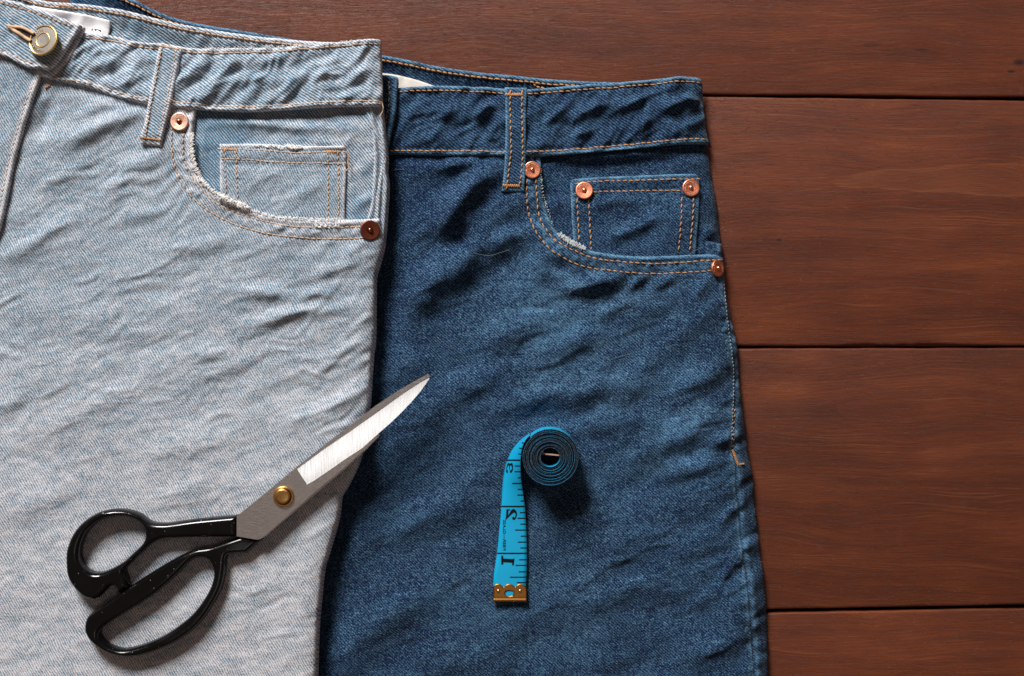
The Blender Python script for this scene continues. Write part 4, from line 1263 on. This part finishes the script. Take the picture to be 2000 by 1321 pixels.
hk = panel("handle", [h_out, h_in], handle_h, 1.8, BLACK, sc, ZS, 9.5, 3.4, 4.6, 1, 0, [(463, 1007.6), (463, 1049)], closed_bottom=True)
b_out = spline([(470, 1049, 0), (440, 1059), (409, 1069), (383, 1073), (357, 1083.5), (319, 1104), (267, 1137), (216, 1171), (177, 1199), (168, 1212), (165.6, 1230), (172, 1246), (185, 1260), (208, 1275), (239, 1283), (275, 1280.5), (319, 1266),
                (357, 1246), (388, 1220), (414, 1184), (432, 1148), (439, 1114), (441, 1092), (447.5, 1083.5), (481, 1081.5, 0), (494, 1070), (511, 1054, 0)], 5, True)
b_in = spline([(388, 1090), (406, 1094), (415, 1109), (416, 1130), (406, 1158), (383, 1192), (357, 1217), (319, 1243), (280, 1260), (244, 1269), (223.5, 1266), (205.5, 1257), (195.5, 1246), (195, 1233), (208, 1220), (254, 1192), (306, 1158), (344.5, 1124), (370, 1098)], 5, True)
panel("handle", [b_out, b_in], lambda x, y, s: 34.0 + 1.2 * sstep(440, 250, x) - 1.2 * sstep(440, 500, x), 1.8, BLACK, sc, ZS, 8.5, 3.0, 4.4, 1, 0, [(481, 1081.5), (511, 1054)], closed_bottom=True)

# pivot: knurled brass washer and domed screw
po = W(554.5, 969.5, ZS); po[2] = TOPB * .001
R = 20.3 * SPX
V, F = lathe_pts([(R, -.0005), (R, .0009), (R * .95, .0012), (R * .86, .0013), (R * .78, .0011), (R * .76, .0003)], 64)
for k in range(64):
    if k % 2: V[k + 64, :2] *= .972; V[k, :2] *= .972; V[k + 128, :2] *= .985
pv = link("pivot_washer", place(V, po), F, BRASS, sc, True)
V, F = lathe_pts([(R * .72, .0004), (R * .72, .0019), (R * .67, .0022), (R * .5, .00232), (R * .2, .0024), (R * .02, .00242)], 48)
link("pivot_screw", place(V, po + np.array([SPX * -1.2, SPX * .8, 0])), F, BRASS, pv)

# ================================================================ tape measure
tm = empty("tape_measure", W(1030, 1000, .013), "bright blue tape measure, half unrolled beside its coil on the dark jeans", "tape measure")
ROWS = [  # photograph row: left x, y, height mm; right x, y, height mm
    (963.6, 1150, 15.0, 1027, 1150, 15.0), (964, 1130, 15.0, 1028, 1130, 15.1), (966, 1112, 15.0, 1028.7, 1112, 15.2), (971, 1080, 14.8, 1029, 1080, 15.3), (974, 1050, 14.8, 1028.3, 1050, 15.4),
    (977, 1017, 14.7, 1026.8, 1017, 15.8), (979.3, 990, 14.7, 1025.2, 990, 17.0), (980.8, 960, 14.6, 1021, 960, 19.2), (982.6, 935, 14.5, 1017.4, 935, 22.2), (986.5, 912, 14.4, 1016.4, 912, 25.2),
    (990.5, 899, 14.3, 1016.5, 899, 26.8), (997, 884, 14.2, 1017.6, 886, 28.6), (1003, 874.5, 14.0, 1019.2, 876, 29.8), (1012, 864, 13.9, 1023, 865.5, 30.8), (1021, 855.8, 13.8, 1028, 857, 31.2), (1033, 847.5, 13.6, 1035, 849.5, 31.4)]
A = np.array(ROWS, float)
tt = np.arange(len(A))
fine = np.linspace(0, len(A) - 1, 121)


def cr(col):
    p = [(float(i), float(v)) for i, v in zip(tt, A[:, col])]
    s_ = spline(p, 12)
    return np.interp(fine, s_[:, 0], s_[:, 1])


LX, LY, LZ, RXx, RY, RZ = (cr(i) for i in range(6))
PL, PR = W(LX, LY, LZ * .001), W(RXx, RY, RZ * .001)


def tape_pt(row, t, lift=0.):
    """row in units of fine index, t across from left 0 to right 1"""
    row = np.asarray(row, float); t = np.asarray(t, float)
    L_ = np.stack([np.interp(row, np.arange(121), PL[:, i]) for i in range(3)], -1)
    R_ = np.stack([np.interp(row, np.arange(121), PR[:, i]) for i in range(3)], -1)
    L2 = np.stack([np.interp(row + .5, np.arange(121), PL[:, i]) for i in range(3)], -1)
    L1 = np.stack([np.interp(row - .5, np.arange(121), PL[:, i]) for i in range(3)], -1)
    n = np.cross(R_ - L_, L2 - L1)
    n /= np.linalg.norm(n, axis=-1, keepdims=True) + 1e-12
    bow = np.sin(np.clip(t, 0, 1) * PI)[..., None] * .00035
    return L_ * (1 - t[..., None]) + R_ * t[..., None] + n * (lift + bow)


NT_ = 9
V, F, FM = [], [], []
for lift in (0., -.00042):
    for i in range(121):
        V += tape_pt(np.full(NT_, i), np.linspace(0, 1, NT_), lift).tolist()
n1 = 121 * NT_
for i in range(120):
    for j in range(NT_ - 1):
        a = i * NT_ + j
        F.append((a, a + 1, a + NT_ + 1, a + NT_)); FM.append(0)
        F.append((n1 + a, n1 + a + NT_, n1 + a + NT_ + 1, n1 + a + 1)); FM.append(0)
for i in range(120):
    for j in (0, NT_ - 1):
        a = i * NT_ + j
        F.append((a, a + NT_, n1 + a + NT_, n1 + a) if j == 0 else (a + NT_, a, n1 + a, n1 + a + NT_)); FM.append(1)
strip = link("tape_strip", V, F, TAPE, tm, True, mats=[TAPE, TAPE_E], fmat=FM)

# coil
ctr = W(1074.5, 894.2, .0314)
k_ = float(np.linalg.norm(W(1075.5, 894, .0314) - W(1074.5, 894, .0314)))
RO, RI = 55.3 * k_, 19.3 * k_
turns, seg = 17.0, 72
N = int(turns * seg)
th = np.linspace(0, turns * 2 * PI, N + 1)
ang0 = math.atan2(45.5, -40.5)
loosen = .00020 * np.sin(th * .37 + 1) + .00016 * np.sin(th * .11) + .00022 * perlin(th / 4.1, th * 0, 95)
rr = RO - (RO - RI) * (th / th[-1]) ** 1.0 + loosen
an = ang0 - th
sq = 1 - .05 * np.clip((rr - RI) / (RO - RI) * -1 + 1, 0, 1) * np.abs(np.sin(an))
topz = 31.4 + .45 * np.sin(th / (2 * PI) * 2.4) + .35 * perlin(th / 5., th * 0, 91) - .8 * np.clip(1 - (rr - RI) / (.35 * (RO - RI)), 0, 1)
V, F, FM = [], [], []
TH = .00038
for i in range(N + 1):
    c, s_ = math.cos(an[i]), math.sin(an[i]) * sq[i]
    ro, ri = rr[i], rr[i] - TH
    zt, zb = topz[i] * .001, (13.2 + (topz[i] - 31.4) * .3) * .001
    V += [(ctr[0] + ro * c, ctr[1] + ro * s_, zb), (ctr[0] + ro * c, ctr[1] + ro * s_, zt), (ctr[0] + ri * c, ctr[1] + ri * s_, zt), (ctr[0] + ri * c, ctr[1] + ri * s_, zb)]
for i in range(N):
    for j in range(4):
        a, b_ = i * 4 + j, i * 4 + (j + 1) % 4
        F.append((a, b_, b_ + 4, a + 4)); FM.append(1 if j in (1, 3) else 0)
F.append((N * 4, N * 4 + 1, N * 4 + 2, N * 4 + 3)); FM.append(1)
coil = link("tape_coil", V, F, TAPE, tm, False, mats=[TAPE, TAPE_E], fmat=FM)
# ticks printed on the outer turn and a pale end of tape standing in the middle
TV, TF = [], []
for q in range(2, 70):
    i = int(q * seg / 46)
    r_ = rr[i] + .00006
    ln = .0062 if q % 4 == 0 else .0036
    for aa in (an[i] - .010, an[i] + .010):
        for zz in (topz[i] * .001, topz[i] * .001 - ln):
            TV.append((ctr[0] + r_ * math.cos(aa), ctr[1] + r_ * math.sin(aa) * sq[i], zz))
    b0 = len(TV) - 4
    TF.append((b0, b0 + 1, b0 + 3, b0 + 2))
link("printed_scale", TV, TF, INK, coil, False, kind="stuff")
e0, e1 = W(1060, 886.5, .029), W(1092, 889.5, .029)
mid_ = (e0 + e1) / 2
dirv = (e1 - e0) / np.linalg.norm(e1 - e0)
prp = np.array([-dirv[1], dirv[0], 0]) * .00035
V = []
for p_ in (e0, e1):
    for sgn in (-1, 1):
        V += [p_ + prp * sgn + np.array([0, 0, .0003]), p_ + prp * sgn - np.array([0, 0, .012])]
link("tape_end", V, [(0, 2, 6, 4), (0, 4, 5, 1), (2, 3, 7, 6), (0, 1, 3, 2), (4, 6, 7, 5)], simple("tape_end_tan", (.42, .27, .20), .6), coil, False)


# printing on the strip
def row_of(y):
    return np.interp(-y, -RY[:], np.arange(121))


PV, PF = [], []


def bar(y, t0, w_=2.6, y2=None):
    r0, r1 = row_of(y + w_ / 2), row_of(y - w_ / 2)
    n = 5
    t = np.linspace(t0, .995, n)
    b0 = len(PV)
    for r_ in (r0, r1): PV.extend(tape_pt(np.full(n, r_), t, .00006).tolist())
    for j in range(n - 1): PF.append((b0 + j, b0 + j + 1, b0 + n + j + 1, b0 + n + j))


for y in (1081, 989.5, 899.5): bar(y, .005, 3.0)
for y, t0 in ((1138, .72), (1127.5, .50), (1117, .76), (1104.5, .64), (1093.5, .75), (1070.5, .78), (1059, .69), (1047.5, .80), (1035.5, .59), (1024, .79), (1012.5, .68), (1001.5, .78),
              (978.8, .84), (967.2, .73), (956, .78), (944.5, .52), (933.5, .83), (921.5, .66), (910.5, .66), (887.5, .80), (876.5, .74), (866, .75)):
    bar(y, t0, 2.3)
link("printed_scale", PV, PF, INK, strip, False, kind="stuff")


def print_text(name, txt, size_px, x_base, y_base, squash=1., bold=0., serif=False):
    """lettering as it stands in the mirrored photograph: it runs up the tape with its tops to the right"""
    V, F = glyph(txt, 1.0)
    if bold:
        pass
    u, v = V[:, 0] * size_px * squash, V[:, 1] * size_px
    px, py = x_base + v, y_base - u
    rows = row_of(py)
    lx = np.interp(rows, np.arange(121), LX); rx = np.interp(rows, np.arange(121), RXx)
    t = (px - lx) / (rx - lx)
    P = tape_pt(rows, t, .00008)
    # printed a little bold: the letter shapes twice, a hair apart
    P2 = tape_pt(rows, t + .010, .000075)
    FF = [tuple(reversed(f)) for f in F]
    return link(name, np.concatenate([P, P2]), FF + [tuple(i + len(P) for i in f) for f in FF], INK, strip, False)


def print_poly(name, polys):
    PV2, PF2 = [], []
    for pl in polys:
        a = np.array(pl, float)
        rows = row_of(a[:, 1])
        lx = np.interp(rows, np.arange(121), LX); rx = np.interp(rows, np.arange(121), RXx)
        b0 = len(PV2)
        PV2 += tape_pt(rows, (a[:, 0] - lx) / (rx - lx), .00007).tolist()
        PF2.append(tuple(range(b0, b0 + len(a))))
    return link(name, PV2, PF2, INK, strip, False)


def band_poly(pts, widths):
    """a brush stroke with varying width as quads"""
    P = spline(pts, 6); n = len(P)
    wd = np.interp(np.linspace(0, 1, n), np.linspace(0, 1, len(widths)), widths)
    T = np.gradient(P, axis=0); T /= np.linalg.norm(T, axis=1, keepdims=True)
    Nn = np.stack([-T[:, 1], T[:, 0]], -1)
    Lp, Rp = P + Nn * wd[:, None] / 2, P - Nn * wd[:, None] / 2
    return [[Lp[i], Lp[i + 1], Rp[i + 1], Rp[i]] for i in range(n - 1)]


print_poly("numeral", [[(979, 1085.5), (983, 1085.5), (983, 1103), (979, 1103)], [(983, 1091), (1001, 1092), (1001, 1099.5), (983, 1098.5)], [(1001, 1091.5), (1005, 1091), (1003.5, 1104.5), (1000, 1104), (1000.5, 1097)]])
print_poly("numeral", [[(989, 994.9), (996.6, 994.3), (996.3, 996.1), (993.3, 998.2), (989, 998.2)], [(989, 998.2), (993.3, 998.2), (992.2, 1009.2), (988.4, 1009.5)], [(988.4, 1009.5), (992.2, 1009.2), (987.6, 1015.9), (987, 1015.6)]]
           + band_poly([(987.6, 1015.2), (992.5, 1009.4), (997.2, 1003.7), (1002.6, 997.9), (1007.2, 1000.6), (1008.5, 1005.5), (1006.5, 1012), (1003.4, 1013.3), (1002.4, 1009.6)], [1.2, 2.6, 4.6, 7.6, 4.2, 2.4, 2.6, 5, 3.6]))
print_poly("numeral", band_poly([(995.7, 918.6), (996.3, 911.4), (996.3, 909.4)], [.8, 1.8, 2]) + band_poly([(996.3, 909.6), (994.2, 906.6), (991.2, 911.8), (990.2, 916.6), (991, 921), (991.2, 924.8)], [2.2, 4.6, 2.0, 1.6, 4.2, 1.4])
           + band_poly([(996.9, 909.6), (1000.2, 906.8), (1002.1, 913), (1001.8, 917.4), (999.2, 921), (998.6, 924)], [2.2, 4.8, 2.2, 2.2, 5, 1.8]))
print_text("lettering", "FIBER\u2014GLASS", 7.6, 982.3, 1076, 1.28)

# metal end clip with a slot and two brass rivets
co_ = spline([(963.2, 1175.5, 0), (963.2, 1150), (964.5, 1144.5), (970, 1140.8), (976, 1141), (980.5, 1144.5), (983.5, 1147, 0), (988.5, 1142.5), (995, 1140.8), (1001.5, 1142.8), (1006, 1147, 0), (1009.5, 1143), (1015.5, 1140.8), (1022.5, 1142.5), (1027, 1147), (1028.5, 1153), (1028.8, 1175.5, 0)], 4, True)
a = np.linspace(0, 2 * PI, 24, endpoint=False)
hole = np.stack([994.6 + 8. * np.sign(np.cos(a)) * np.abs(np.cos(a)) ** .75, 1159.2 + 5.6 * np.sign(np.sin(a)) * np.abs(np.sin(a)) ** .75], -1)
clip = panel("end_clip", [co_, hole], lambda x, y, s: 15.9 + .35 * sstep(1166, 1176, y) + .25 * np.exp(-((y - 1171.5) / 1.8) ** 2), 1.1, BRASS_CLIP, tm, .0155, 1.6, .22, 1.5, 1, 0, [(963.2, 1175.5), (1028.8, 1175.5)])
link("tape_under_clip", W([966, 1026, 1026, 966], [1172, 1172, 1148, 1148], .01535), [(0, 1, 2, 3)], TAPE, clip, False)
for (rx_, ry_) in ((973.5, 1154.3), (1016, 1154.3)):
    o = W(rx_, ry_, .0155); o[2] = .0159
    V, F = lathe_pts([(.0010, -.0002), (.00095, .0003), (.0007, .0006), (.0004, .0007), (.00008, .00074)], 20)
    link("clip_rivet", place(V, o), F, GOLD, clip)

# ================================================================ stray lint and hairs
V, F = [], []
for pts, hf, zr in (([(1109, 580), (1113, 570), (1124, 563), (1137, 560)], HD, ZD), ([(757, 340), (766, 333), (778, 331), (790, 332)], HD, ZD), ([(925, 495), (955, 500), (985, 492), (995, 488)], HD, ZD),
                    ([(1316, 462), (1324, 454), (1338, 449)], HD, ZD), ([(1345, 498), (1358, 490), (1374, 482)], HD, ZD), ([(1388, 620), (1396, 632), (1401, 648)], HD, ZD), ([(1040, 690), (1046, 712), (1042, 722)], HD, ZD),
                    ([(1200, 700), (1220, 694), (1235, 690)], HD, ZD), ([(1419, 1190), (1424, 1200), (1428, 1208)], HD, ZD), ([(1118, 783), (1120, 793), (1118, 801)], HD, ZD), ([(1398, 640), (1400, 648), (1403, 655)], HD, ZD)):
    tp = spline(pts, 6)
    tube(V, F, np.concatenate([W(tp[:, 0], tp[:, 1], zr)[:, :2], ((hf(tp[:, 0], tp[:, 1]) + .5) * .001)[:, None]], 1), .30 * SPX, 4)
for _ in range(900):
    x = random.uniform(640, 1440); y = random.uniform(320, 1315)
    a_ = random.uniform(0, 2 * PI); ln = random.uniform(1.5, 4.5)
    tp = np.array([(x, y), (x + math.cos(a_) * ln * .5, y + math.sin(a_) * ln * .5), (x + math.cos(a_ + .5) * ln, y + math.sin(a_ + .5) * ln)])
    V_ = np.concatenate([W(tp[:, 0], tp[:, 1], ZD)[:, :2], (tp[:, :1] * 0)], 1)
    tube(V, F, V_, .34 * SPX, 3)
V = np.array(V)
nl = 900 * 9
# rest the short specks on the cloth
seg_ = V[-nl:]
k = 36.0 / LENS / 2000.0
px_ = None
lint_xy = seg_[:, :2]
d0 = W(1000, 660.5, ZD); s0 = (W(1001, 660.5, ZD) - d0)[0]; s1 = (W(1000, 661.5, ZD) - d0)[1]
gx = 1000 + (lint_xy[:, 0] - d0[0]) / s0; gy = 660.5 + (lint_xy[:, 1] - d0[1]) / s1
seg_[:, 2] += (HD(gx, gy) + .15) * .001
V[-nl:] = seg_
ok = np.ones(len(V), bool)
lint = link("lint", V, F, simple("lint_fibre", (.15, .175, .205), .9), None, True)
tag(lint, "pale specks of lint and fine hairs caught on the dark jeans", "lint", None, "stuff")
